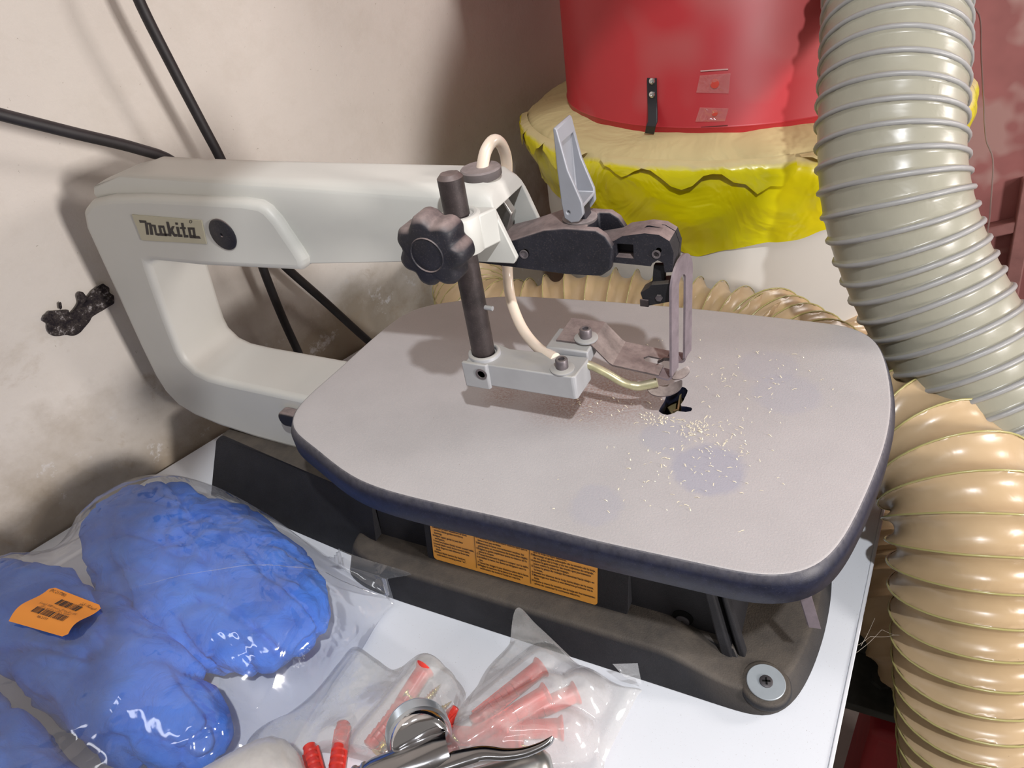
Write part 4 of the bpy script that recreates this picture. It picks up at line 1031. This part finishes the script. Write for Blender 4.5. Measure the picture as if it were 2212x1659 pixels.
# cobweb strands between bench edge and hose
bm = bmesh.new()
for a, b in (((1838, 1400), (1880, 1375)), ((1880, 1375), (1945, 1370)), ((1850, 1410), (1905, 1360)), ((1860, 1395), (1890, 1335)), ((1905, 1360), (1950, 1374))):
    P_ = [od(*a, 0.60), od((a[0] + b[0]) / 2, (a[1] + b[1]) / 2 + 3, 0.605), od(*b, 0.61)]
    tube(bm, catmull(P_, 4), 0.00009, 4)
tag(obj('cobweb', bm, M['web']), 'wispy cobweb between the bench edge and the beige hose', 'cobweb', kind='stuff')

# ---------------------------------------------------------------- bag of blue caps
blobs = []   # (centre, half axes, rotation)
def blob(px, py, a, b, c, rot, label):
    ctr = V((px, py, ZB + 0.004 + c * 0.97)); px *= 100
    blobs.append((ctr, a, b, c, rot))
    bm = bmesh.new(); bmesh.ops.create_icosphere(bm, subdivisions=6, radius=1.0)
    cr, sr = math.cos(rot), math.sin(rot)
    for v in bm.verts:
        q = v.co.copy(); s = 1.0 / (abs(q.x) ** 2.5 + abs(q.y) ** 2.5 + abs(q.z) ** 2.5) ** (1 / 2.5)
        q = q * s
        w = V((q.x * a, q.y * b, q.z * c)); k = V((w.x * 0.55, w.y * 1.5, w.z)) + V((px * 0.01, 0, 0))
        d = 0.0030 * (ridge(k, 24, 3) - 0.9) + 0.0055 * fbm(w + V((px, 0, 0)), 16, 3) - 0.0060 * max(0, 1 - abs(noise.noise(k * 13 + V((5, 1, 3)))) * 9) - 0.004 * max(0, 1 - abs(noise.noise(w * 21 + V((1, 8, 3)))) * 8)
        w = w + q.normalized() * d
        w = V((w.x * cr - w.y * sr, w.x * sr + w.y * cr, w.z)) + ctr
        if w.z < ZB + 0.0015: w.z = ZB + 0.0015 + 0.02 * 0 
        v.co = w
    return tag(obj('blue_cap_bundle', bm, M['blue'], smooth=80), label, 'cap bundle', 'blue disposable caps in the clear bag')
blob(-0.366, -0.163, 0.147, 0.063, 0.031, -0.20, 'largest bundle of blue nonwoven caps in the bag, nearest the saw base')
blob(-0.392, -0.260, 0.160, 0.044, 0.030, -0.13, 'middle bundle of blue nonwoven caps in the bag, below the orange sticker')
blob(-0.410, -0.350, 0.150, 0.044, 0.030, -0.13, 'bundle of blue nonwoven caps cut off by the lower left corner')
def topz(x, y):
    z = -1
    for ctr, a, b, c, rot in blobs:
        dx, dy = x - ctr.x, y - ctr.y; cr, sr = math.cos(-rot), math.sin(-rot)
        u, v = (dx * cr - dy * sr) / (a * 1.06), (dx * sr + dy * cr) / (b * 1.06); e = abs(u) ** 2.5 + abs(v) ** 2.5
        if e < 1: z = max(z, ctr.z + c * (1 - e) ** (1 / 2.5) + 0.0035)
    return z
def polar_sheet(name, center, outline, zf, m, parent=None, rings=46, per=10, label=None, smooth=80, under=None):
    c = V(center); sp = spline2(outline, per); bm = bmesh.new(); R_ = []
    nn = len(sp)
    for k in range(1, rings + 1):
        f = k / rings; R_.append([bm.verts.new((c.x + (x - c.x) * f, c.y + (y - c.y) * f, zf(c.x + (x - c.x) * f, c.y + (y - c.y) * f, f))) for x, y in sp])
    cc = bm.verts.new((c.x, c.y, zf(c.x, c.y, 0)))
    for i in range(nn): bm.faces.new((cc, R_[0][i], R_[0][(i + 1) % nn]))
    for A, B in zip(R_, R_[1:]):
        for i in range(nn): bm.faces.new((A[i], B[i], B[(i + 1) % nn], A[(i + 1) % nn]))
    if under is not None:
        for k in range(rings - 1, 0, -6):
            f = k / rings; R2_ = [bm.verts.new((c.x + (x - c.x) * f, c.y + (y - c.y) * f, under)) for x, y in sp]
            for i in range(nn):
                A = R_[-1] if k == rings - 1 else prev
                bm.faces.new((A[i], A[(i + 1) % nn], R2_[(i + 1) % nn], R2_[i]))
            prev = R2_
    return obj(name, bm, m, parent, label=label, smooth=smooth)
# smoothed draped height for the film
GX0, GX1, GY0, GY1, GN = -0.66, -0.12, -0.46, -0.04, 130
hgt = [[topz(GX0 + (GX1 - GX0) * i / GN, GY0 + (GY1 - GY0) * j / GN) for j in range(GN + 1)] for i in range(GN + 1)]
for i in range(GN + 1):
    for j in range(GN + 1):
        if hgt[i][j] < ZB: hgt[i][j] = ZB + 0.003
src = [r[:] for r in hgt]
for it in range(70):   # stretched film: relax but never sink into the caps
    nw = [r[:] for r in hgt]
    for i in range(1, GN):
        a, b, c_ = hgt[i - 1], hgt[i], hgt[i + 1]; s_ = src[i]; o_ = nw[i]
        for j in range(1, GN):
            m_ = (a[j] + c_[j] + b[j - 1] + b[j + 1]) * 0.25 + 0.00010
            o_[j] = m_ if m_ > s_[j] else s_[j]
    hgt = nw
def hf_(x, y):
    u = min(GN - 1.001, max(0, (x - GX0) / (GX1 - GX0) * GN)); v = min(GN - 1.001, max(0, (y - GY0) / (GY1 - GY0) * GN))
    i, j = int(u), int(v); fu, fv = u - i, v - j
    return (hgt[i][j] * (1 - fu) + hgt[i + 1][j] * fu) * (1 - fv) + (hgt[i][j + 1] * (1 - fu) + hgt[i + 1][j + 1] * fu) * fv
bag_out = [tuple(oz(x, y, z).xy) for x, y, z in ((885, 1240, -0.128), (850, 1262, -0.135), (815, 1330, -0.15), (778, 1395, -0.152), (738, 1455, -0.155), (690, 1535, -0.157), (650, 1600, -0.157), (580, 1680, -0.157), (400, 1800, -0.157), (200, 1900, -0.157))]
bag_out += [(-0.50, -0.45), (-0.585, -0.40), (-0.570, -0.32), (-0.555, -0.24), (-0.530, -0.165), (-0.505, -0.115), (-0.468, -0.084), (-0.430, -0.078), (-0.37, -0.083), (-0.31, -0.093), (-0.25, -0.108)]
def bz(x, y, f):
    h = hf_(x, y); p = V((x, y, 0))
    e = min(1, max(0, (1 - f) / 0.10))
    wr = 0.0016 * (ridge((x * 0.5 + y * 0.4, y * 1.5 - x * 1.0, 0), 14, 2) - 0.9)
    mk = min(1, max(0, 0.45 + 1.6 * noise.noise(V((x * 11, y * 11, 2)))))
    wr += mk * (0.0011 * (ridge((x * 0.6, y * 1.3 + x * 0.5, 1), 62, 2) - 0.9))
    z = h + 0.0022 + wr * (0.4 + 0.6 * e)
    # tail lies over the ledge of the saw base
    led = ZB + 0.004
    if y > -0.122 and x > -0.258: led = -0.1265
    z = led + max(0.0, z - led) * min(1, max(0, (1 - f)) / 0.14) ** 0.55
    z = max(z, led, ZB + 0.0025)
    return max(z, topz(x, y) - 0.0005)
bag = thing('clear_plastic_bag', 'large clear plastic bag full of blue caps lying left of the saw base', 'plastic bag', (-0.36, -0.22, ZB))
polar_sheet('bag_film', (-0.37, -0.22, 0), bag_out, bz, M['film_big'], bag, rings=120, per=18, smooth=180)
# orange sticker with barcodes
st4 = [(113, 1268), (224, 1311), (145, 1379), (20, 1343)]
def surf(px, py):
    z = -0.09
    for _ in range(12):
        p = oz(px, py, z); z = 0.5 * z + 0.5 * (bz(p.x, p.y, 0.5) + 0.002)
    return oz(px, py, z)
SC4 = [surf(*q) for q in st4]
# one smooth curved sheet through the four corners
def stp(u, v, off=0.0):
    a = SC4[0].lerp(SC4[1], u); b = SC4[3].lerp(SC4[2], u); q = a.lerp(b, v)
    nrm_ = (SC4[1] - SC4[0]).cross(SC4[3] - SC4[0]).normalized()
    if nrm_.z < 0: nrm_ = -nrm_
    return q + nrm_ * (off + 0.0008 + 0.0040 * math.sin(math.pi * v) * 0.8 - 0.002 * math.sin(2 * math.pi * v))
bm = bmesh.new(); G = [[bm.verts.new(stp(*((min(1, max(0, i / 14)), j / 14)))) for i in range(15)] for j in range(15)]
for j in range(14):
    for i in range(14):
        if (i, j) in ((0, 0), (13, 0), (13, 13)): 
            k = {(0, 0): (G[0][1], G[1][1], G[1][0]), (13, 0): (G[0][13], G[1][14], G[1][13]), (13, 13): (G[13][13], G[13][14], G[14][13])}[(i, j)]
            bm.faces.new(k); continue
        bm.faces.new((G[j][i], G[j][i + 1], G[j + 1][i + 1], G[j + 1][i]))
stk = obj('sticker', bm, M['sticker'], bag, label='orange price sticker with two barcodes', smooth=80)
bm = bmesh.new(); rnd = random.Random(5)
for (u0, u1, v0, v1) in ((0.36, 0.76, 0.19, 0.36), (0.24, 0.82, 0.56, 0.72)):
    u = u0
    while u < u1:
        w = rnd.choice((0.008, 0.008, 0.012, 0.02, 0.028))
        a = [bm.verts.new(stp(uu, vv, 0.0004)) for uu, vv in ((u, v0), (u + w, v0), (u + w, v1), (u, v1))]; bm.faces.new(a)
        u += w + rnd.choice((0.008, 0.012, 0.02))
obj('barcode', bm, M['ink'], stk)
def sticker_text(body, u0, v0, width, h, flip=False):
    cu = bpy.data.curves.new('t', 'FONT'); cu.body = body; cu.size = 1; cu.resolution_u = 2
    to = bpy.data.objects.new('tmp', cu); COL.objects.link(to); dg = bpy.context.evaluated_depsgraph_get(); dg.update()
    me = bpy.data.meshes.new_from_object(to.evaluated_get(dg)); bpy.data.objects.remove(to); bpy.data.curves.remove(cu)
    mx = max([v.co.x for v in me.vertices] or [1])
    for v in me.vertices: v.co = stp(u0 + v.co.x / mx * width, v0 - v.co.y * h, 0.0005)
    me.materials.clear(); me.materials.append(M['ink'])
    o = bpy.data.objects.new('lettering', me); COL.objects.link(o); attach(o, stk)
sticker_text('(PC-217780)', 0.05, 0.115, 0.30, 0.10)
AR = '\uFEAE\uFE9B\uFEEE\uFEDB \u0647\uFE8E\uFEB8\uFEB7\u0648\uFEAE\uFED3'
def arab(s):   # hand-shaped (already visually ordered) presentation forms
    return s
sticker_text(arab('\uFEAE\uFE9B\uFEEE\uFEDB \u0647\uFE8E\uFB95\uFEB8\u0648\uFEAE\uFED3'), 0.66, 0.16, 0.30, 0.10)
sticker_text(arab('(\u062F\u062F\uFECB) 100 \uFEEA\uFE98\uFEB4\uFE91 \u0644\u0627 \uFEEA\uFB7C\uFEAD\uFE8E\uFB58 \u0647\uFEFC\uFB90'), 0.18, 0.47, 0.66, 0.08)
sticker_text(arab('\u0631\uFE8E\uFB90 \uFE90\uFEF3\uFEAE\uFED3 \uFE90\uFE9F\uFE8E\uFE97 \uFE8F\uFE8E\uFE98\uFED3\u0622'), 0.26, 0.54, 0.52, 0.07)
sticker_text('08-2177', 0.40, 0.80, 0.18, 0.07)

# ---------------------------------------------------------------- red wall plugs, screws, small bags
def make_plug(name, length=0.062, r=0.0062, labelled=None, bend=0.0):
    t = thing(name, 'x', 'wall plug')
    bm = bmesh.new(); prof = [(r * 0.55, 0), (r * 0.75, 0.001)]
    n_ = 7
    for k in range(n_):
        z0 = 0.002 + k * length * 0.55 / n_; z1 = 0.002 + (k + 1) * length * 0.55 / n_
        rr_ = r * (0.78 + 0.14 * k / n_); prof += [(rr_ * 0.9, z0), (rr_ * 1.06, z1 - 0.0012), (rr_ * 0.9, z1 - 0.0002)]
    prof += [(r * 0.95, length * 0.58), (r, length * 0.62), (r, length * 0.95), (r * 1.28, length * 0.985), (r * 1.30, length), (r * 0.62, length), (r * 0.55, length * 0.93), (0, length * 0.93)]
    lathe(bm, prof, (0, 0, 0), (1, 0, 0), 20, mod=lambda a, h: 0.93 if abs(math.sin(a)) < 0.22 and h < length * 0.7 else 1.0)
    if bend:
        for v in bm.verts: v.co.y += bend * (v.co.x / length) ** 2 * length - bend * v.co.x * 0.5
    b = obj('plug_body', bm, M['plug'], t, smooth=30)
    bm = bmesh.new()
    for s in (1, -1): box(bm, 0.004, length * 0.6, s * r * 0.86 - 0.0008, s * r * 0.86 + 0.0008, -0.0006, 0.0006)
    obj('plug_fin', bm, M['plug'], t)
    return t
def dup(root, label, group, cat=None):
    r = root.copy(); COL.objects.link(r)
    for ch in [c for c in bpy.data.objects if c.parent == root]:
        c = ch.copy(); COL.objects.link(c); c.parent = r
    tag(r, label, cat or root['category'], group); return r
def place(o, p0, p1, zup=0.0, roll=0.0):
    """tip at p0, head at p1"""
    d = (p1 - p0).normalized(); q = V((1, 0, 0)).rotation_difference(d)
    o.rotation_mode = 'QUATERNION'; o.rotation_quaternion = q @ Euler((roll, 0, 0)).to_quaternion(); o.location = p0
plug0 = make_plug('wall_plug')
ZP = ZB + 0.0085
specs = [((1018, 1562), (1170, 1440), ZP + 0.0, 'red ribbed wall plug, uppermost in the right small bag', 0.3),
         ((1032, 1588), (1183, 1497), ZP + 0.007, 'second red ribbed wall plug from the top in the right small bag', 1.0),
         ((1110, 1558), (1246, 1495), ZP + 0.001, 'red wall plug whose head pokes out to the right in the right small bag', 2.0),
         ((1030, 1580), (1216, 1572), ZP + 0.002, 'lowest red wall plug lying nearly level in the right small bag', 1.6),
         ((1000, 1590), (1128, 1598), ZP - 0.001, 'red wall plug mostly hidden beneath the lowest one in the right small bag', 0.4)]
GPL = 'red wall plugs on the bench'
for i, (a, b, z, lab_, roll) in enumerate(specs):
    o = plug0 if i == 0 else dup(plug0, lab_, GPL)
    tag(o, lab_, 'wall plug', GPL)
    p1 = oz(*b, z + 0.001); p0 = oz(*a, z)
    L = (p1 - p0).length; p0 = p1 + (p0 - p1).normalized() * 0.062
    place(o, p0, p1, roll=roll)
o = dup(plug0, 'loose red wall plug sticking out from behind the chrome collar', GPL); p1 = oz(905, 1620, ZP); p0 = oz(988, 1532, ZP); place(o, p0 + (p0 - p1).normalized() * 0.0, p0 + (p1 - p0).normalized() * 0.062, roll=0.8)
plugb = make_plug('wall_plug', 0.062, 0.0062, bend=0.22)
tag(plugb, 'bent red wall plug beside the shiny screws in the left small bag', 'wall plug', GPL); place(plugb, oz(795, 1612, ZP), oz(897, 1486, ZP + 0.001), roll=1.6)
o = dup(plug0, 'red wall plug pointing down out of the left small bag between cup and collar', GPL); place(o, oz(742, 1560, ZP), oz(722, 1700, ZP), roll=0.2)
o = dup(plug0, 'dark red wall plug end beside the frosted cup', GPL); place(o, oz(668, 1610, ZP), oz(700, 1740, ZP), roll=0.2)

def make_screw(name, L=0.055, r=0.0026):
    bm = bmesh.new(); P = [V((x, 0, 0)) for x in [L * k / 110 for k in range(111)]]
    def rf(i, t, s):
        if s < 0.0006: return r * 1.75
        if s < 0.0035: return r * (1.75 - 1.0 * (s / 0.0035))
        if s < L * 0.28: return r * 0.75
        u = (s / 0.0024 + t / (2 * math.pi)) % 1; taper = min(1, max(0.08, (L - s) / 0.008))
        return r * (0.62 + 0.42 * max(0, 1 - abs(u - 0.5) * 5)) * taper
    tube(bm, P, rf, 14)
    return tag(obj(name, bm, M['brass'], smooth=50), 'x', 'screw')
s0 = make_screw('wood_screw')
GS = 'yellow zinc screws on the bench'
sspecs = [((968, 1594), (1155, 1613), 0.0, 'upper of the two yellow zinc screws lying behind the chrome trigger'),
          ((970, 1618), (1125, 1632), 0.0, 'lower of the two yellow zinc screws, partly under the chrome trigger'),
          ((850, 1590), (905, 1478), 0.004, 'yellow zinc screw standing on end beside the bent red plug in the left small bag'),
          ((832, 1612), (925, 1508), 0.006, 'yellow zinc screw directly behind the chrome collar in the left small bag'),
          ((815, 1628), (900, 1500), 0.001, 'silvery screw touching the bent red plug in the left small bag'),
          ((835, 1632), (945, 1540), 0.003, 'yellow zinc screw with its head at the lower edge of the left small bag'),
          ((880, 1500), (945, 1560), 0.008, 'yellow zinc screw with its point towards the loose red plug')]
for i, (a, b, dz, lab_) in enumerate(sspecs):
    o = s0
    if i: o = s0.copy(); COL.objects.link(o)
    tag(o, lab_, 'screw', GS); p0, p1 = oz(*a, ZB + 0.0055 + dz), oz(*b, ZB + 0.0055 + dz); place(o, p0, p1)

SEGS = []
def seg_h(x, y):
    h = -9
    for a, b, r in SEGS:
        dx, dy = b.x - a.x, b.y - a.y; t = max(0, min(1, ((x - a.x) * dx + (y - a.y) * dy) / (dx * dx + dy * dy)))
        d = math.hypot(x - a.x - dx * t, y - a.y - dy * t); z = a.z + (b.z - a.z) * t + r + 0.002
        h = max(h, ZB + (z - ZB) * math.exp(-(max(0, d - 0.004) / 0.016) ** 2))
    return h
def small_bag(name, label, outline, center, hills, m, zl=0.0055, ledge=False, group=None, seed=0.0):
    t = thing(name, label, 'plastic bag', (center.x, center.y, ZB), group)
    def zf(x, y, f):
        h = 0.0
        for (hx, hy, hr, hh) in hills:
            d = math.hypot(x - hx, y - hy) / hr
            h = max(h, hh * math.exp(-d * d * 1.2))
        e = min(1, (1 - f) / 0.12)
        z = ZB + 0.0012 + (zl + h) * max(0.12, e ** 0.6) + 0.0012 * (ridge((x + seed, y, 0), 26, 2) - 0.8) * (0.25 + 0.75 * e)
        if y > -0.1225: z = max(z, -0.1265 + (0.002 if x < 0.02 else 0) - max(0, -0.109 - y) * 2.6)
        if f < 0.97: z = max(z, min(seg_h(x, y), ZB + 0.03 * (1 - f) / 0.05 + 0.002))
        return max(z, ZB + 0.0008)
    o = polar_sheet('bag_film', center, outline, zf, m, t, rings=46, per=12)
    return t
for o in [o for o in bpy.data.objects if o.get('category') in ('wall plug', 'screw')]:
    if 'loose' in o['label'] or 'cup' in o['label']: continue
    L_ = 0.064 if o['category'] == 'wall plug' else 0.055
    SEGS.append((o.location.copy(), o.location + (o.rotation_quaternion @ V((L_, 0, 0))), 0.0105 if L_ > 0.06 else 0.005))
o1 = [tuple(oz(x, y, ZB + 0.003).xy) for x, y in ((765, 1395), (810, 1420), (850, 1445), (895, 1434), (945, 1440), (985, 1465), (1005, 1495), (1000, 1520), (985, 1555), (960, 1600), (900, 1660), (820, 1650), (740, 1632), (690, 1625), (640, 1640), (560, 1640), (530, 1610), (560, 1570), (620, 1540), (680, 1490), (730, 1430))]
c1 = oz(800, 1545, ZB); hl = [(*oz(860, 1550, ZB).xy, 0.030, 0.011), (*oz(900, 1500, ZB).xy, 0.02, 0.009), (*oz(740, 1600, ZB).xy, 0.02, 0.008)]
small_bag('small_plastic_bag', 'small milky bag of screws and red plugs next to the blue bag', o1, c1, hl, M['film_small'], group='small bags of fixings')
o2 = [tuple(oz(x, y, z).xy) for x, y, z in ((1113, 1309, -0.126), (1160, 1332, -0.126), (1260, 1388, -0.126), (1340, 1440, -0.135), (1385, 1475, -0.150), (1375, 1510, ZB), (1345, 1570, ZB), (1310, 1640, ZB), (1290, 1700, ZB), (1180, 1720, ZB), (1050, 1700, ZB), (985, 1650, ZB), (985, 1590, ZB), (1005, 1545, ZB), (1025, 1500, ZB), (1050, 1440, -0.155), (1085, 1370, -0.140))]
c2 = oz(1170, 1530, ZB); hl = [(*oz(1090, 1530, ZB).xy, 0.026, 0.013), (*oz(1160, 1490, ZB).xy, 0.022, 0.014), (*oz(1200, 1560, ZB).xy, 0.022, 0.011)]
small_bag('small_plastic_bag', 'small clear bag of red wall plugs whose pointed corner leans on the saw base', o2, c2, hl, M['film_small'], group='small bags of fixings', seed=4.0)
# a loose corner of film behind the right bag
bm = bmesh.new(); G = [oz(1325, 1434, -0.1255), oz(1379, 1432, -0.127), oz(1388, 1478, -0.150), oz(1350, 1462, -0.139)]
bm.faces.new([bm.verts.new(p + V((0, -0.0015, 0.002))) for p in G])
tag(obj('film_corner', bm, M['film_tail']), 'flat corner of clear film showing behind the right small bag on the saw base', 'plastic film')

# ---------------------------------------------------------------- chrome spray gun in the foreground
gun = thing('spray_gun', 'chrome spray gun with frosted cup lying at the bottom edge of the picture', 'spray gun', oz(900, 1659, ZB))
gz = -0.118
cc = oz(908, 1598, gz)
bm = bmesh.new()
prof = [(0.0150, -0.016), (0.0205, -0.014)]
for k in range(6): prof += [(0.0208, -0.012 + k * 0.0018), (0.0198, -0.0111 + k * 0.0018)]
prof += [(0.0205, -0.0010), (0.0200, 0.0), (0.0190, 0.0012)]
axg = (0.60, -0.53, 0.50)
lathe(bm, prof, cc, axg, 56); ring = obj('threaded_collar', bm, M['chrome_ring'], gun, label='ridged metal collar', smooth=25)
bm = bmesh.new(); lathe(bm, [(0.0192, 0.0), (0.0190, 0.0035), (0.0172, 0.0058), (0.0140, 0.0068), (0, 0.0074)], cc, axg, 56)
obj('mirror_cap', bm, M['chrome'], ring, smooth=50)
# body tube from collar to lower left
b0, b1 = oz(985, 1625, -0.118), oz(700, 1740, -0.128)
bm = bmesh.new(); lathe(bm, [(0.004, -0.002), (0.0135, 0.002), (0.0150, 0.010), (0.0150, 0.050), (0.0135, 0.056), (0.0135, 0.085), (0.011, 0.10)], b0, b1 - b0, 40)
obj('gun_body', bm, M['gunmetal'], gun, label='dark chrome body barrel', smooth=45)
bm = bmesh.new()
for s_ in (0.055, 0.061): 
    o_ = b0 + (b1 - b0).normalized() * s_; lathe(bm, [(0.0136, 0), (0.0148, 0.0006), (0.0148, 0.0016), (0.0136, 0.0022)], o_, b1 - b0, 40)
obj('barrel_ring', bm, M['chrome_ring'], gun)
# hooked trigger
tpx = [((900, 1665), -0.112), ((960, 1648), -0.110), ((1010, 1634), -0.109), ((1045, 1627), -0.109), ((1090, 1630), -0.109), ((1130, 1626), -0.108), ((1165, 1614), -0.107), ((1186, 1602), -0.106), ((1195, 1592), -0.105)]
P = resample(catmull([oz(*q, z) for q, z in tpx], 8), 0.0015)[0]
bm = bmesh.new(); n_ = len(P); rings = []
for i, p in enumerate(P):
    t = (P[min(i + 1, n_ - 1)] - P[max(i - 1, 0)]).normalized(); w = V((0, 0, 1)).cross(t).normalized(); u = t.cross(w); f = i / (n_ - 1)
    hw_ = 0.0070 * (1 - f) + 0.0020 * f; th = 0.0022
    if i > n_ - 4: hw_ *= (n_ - i) / 4 + 0.2
    rings.append([bm.verts.new(p + w * hw_ * math.cos(a) + u * th * math.sin(a)) for a in [k * math.pi / 6 for k in range(12)]])
for A, B in zip(rings, rings[1:]):
    for k in range(12): bm.faces.new((A[k], A[(k + 1) % 12], B[(k + 1) % 12], B[k]))
bm.faces.new(rings[0][::-1]); bm.faces.new(rings[-1])
obj('trigger', bm, M['gunmetal'], gun, label='hooked chrome trigger lever', smooth=60)
h0, h1 = oz(1165, 1668, -0.132), oz(1040, 1700, -0.130)
bm = bmesh.new(); lathe(bm, [(0, -0.009), (0.008, -0.0085), (0.0135, -0.004), (0.0150, 0.002), (0.0140, 0.010), (0.0115, 0.020), (0.011, 0.05)], h0, h1 - h0, 40)
obj('air_cap', bm, M['steel_plain'], gun, label='rounded plain steel nozzle end', smooth=60)
# frosted cup
q0, q1 = oz(640, 1668, -0.118), oz(330, 1850, -0.125)
bm = bmesh.new(); lathe(bm, [(0.0, -0.004), (0.012, -0.0035), (0.021, 0.000), (0.0265, 0.006), (0.0290, 0.014), (0.0300, 0.030), (0.0305, 0.11)], q0, q1 - q0, 56)
obj('paint_cup', bm, M['cup'], gun, label='frosted translucent plastic cup', smooth=60)
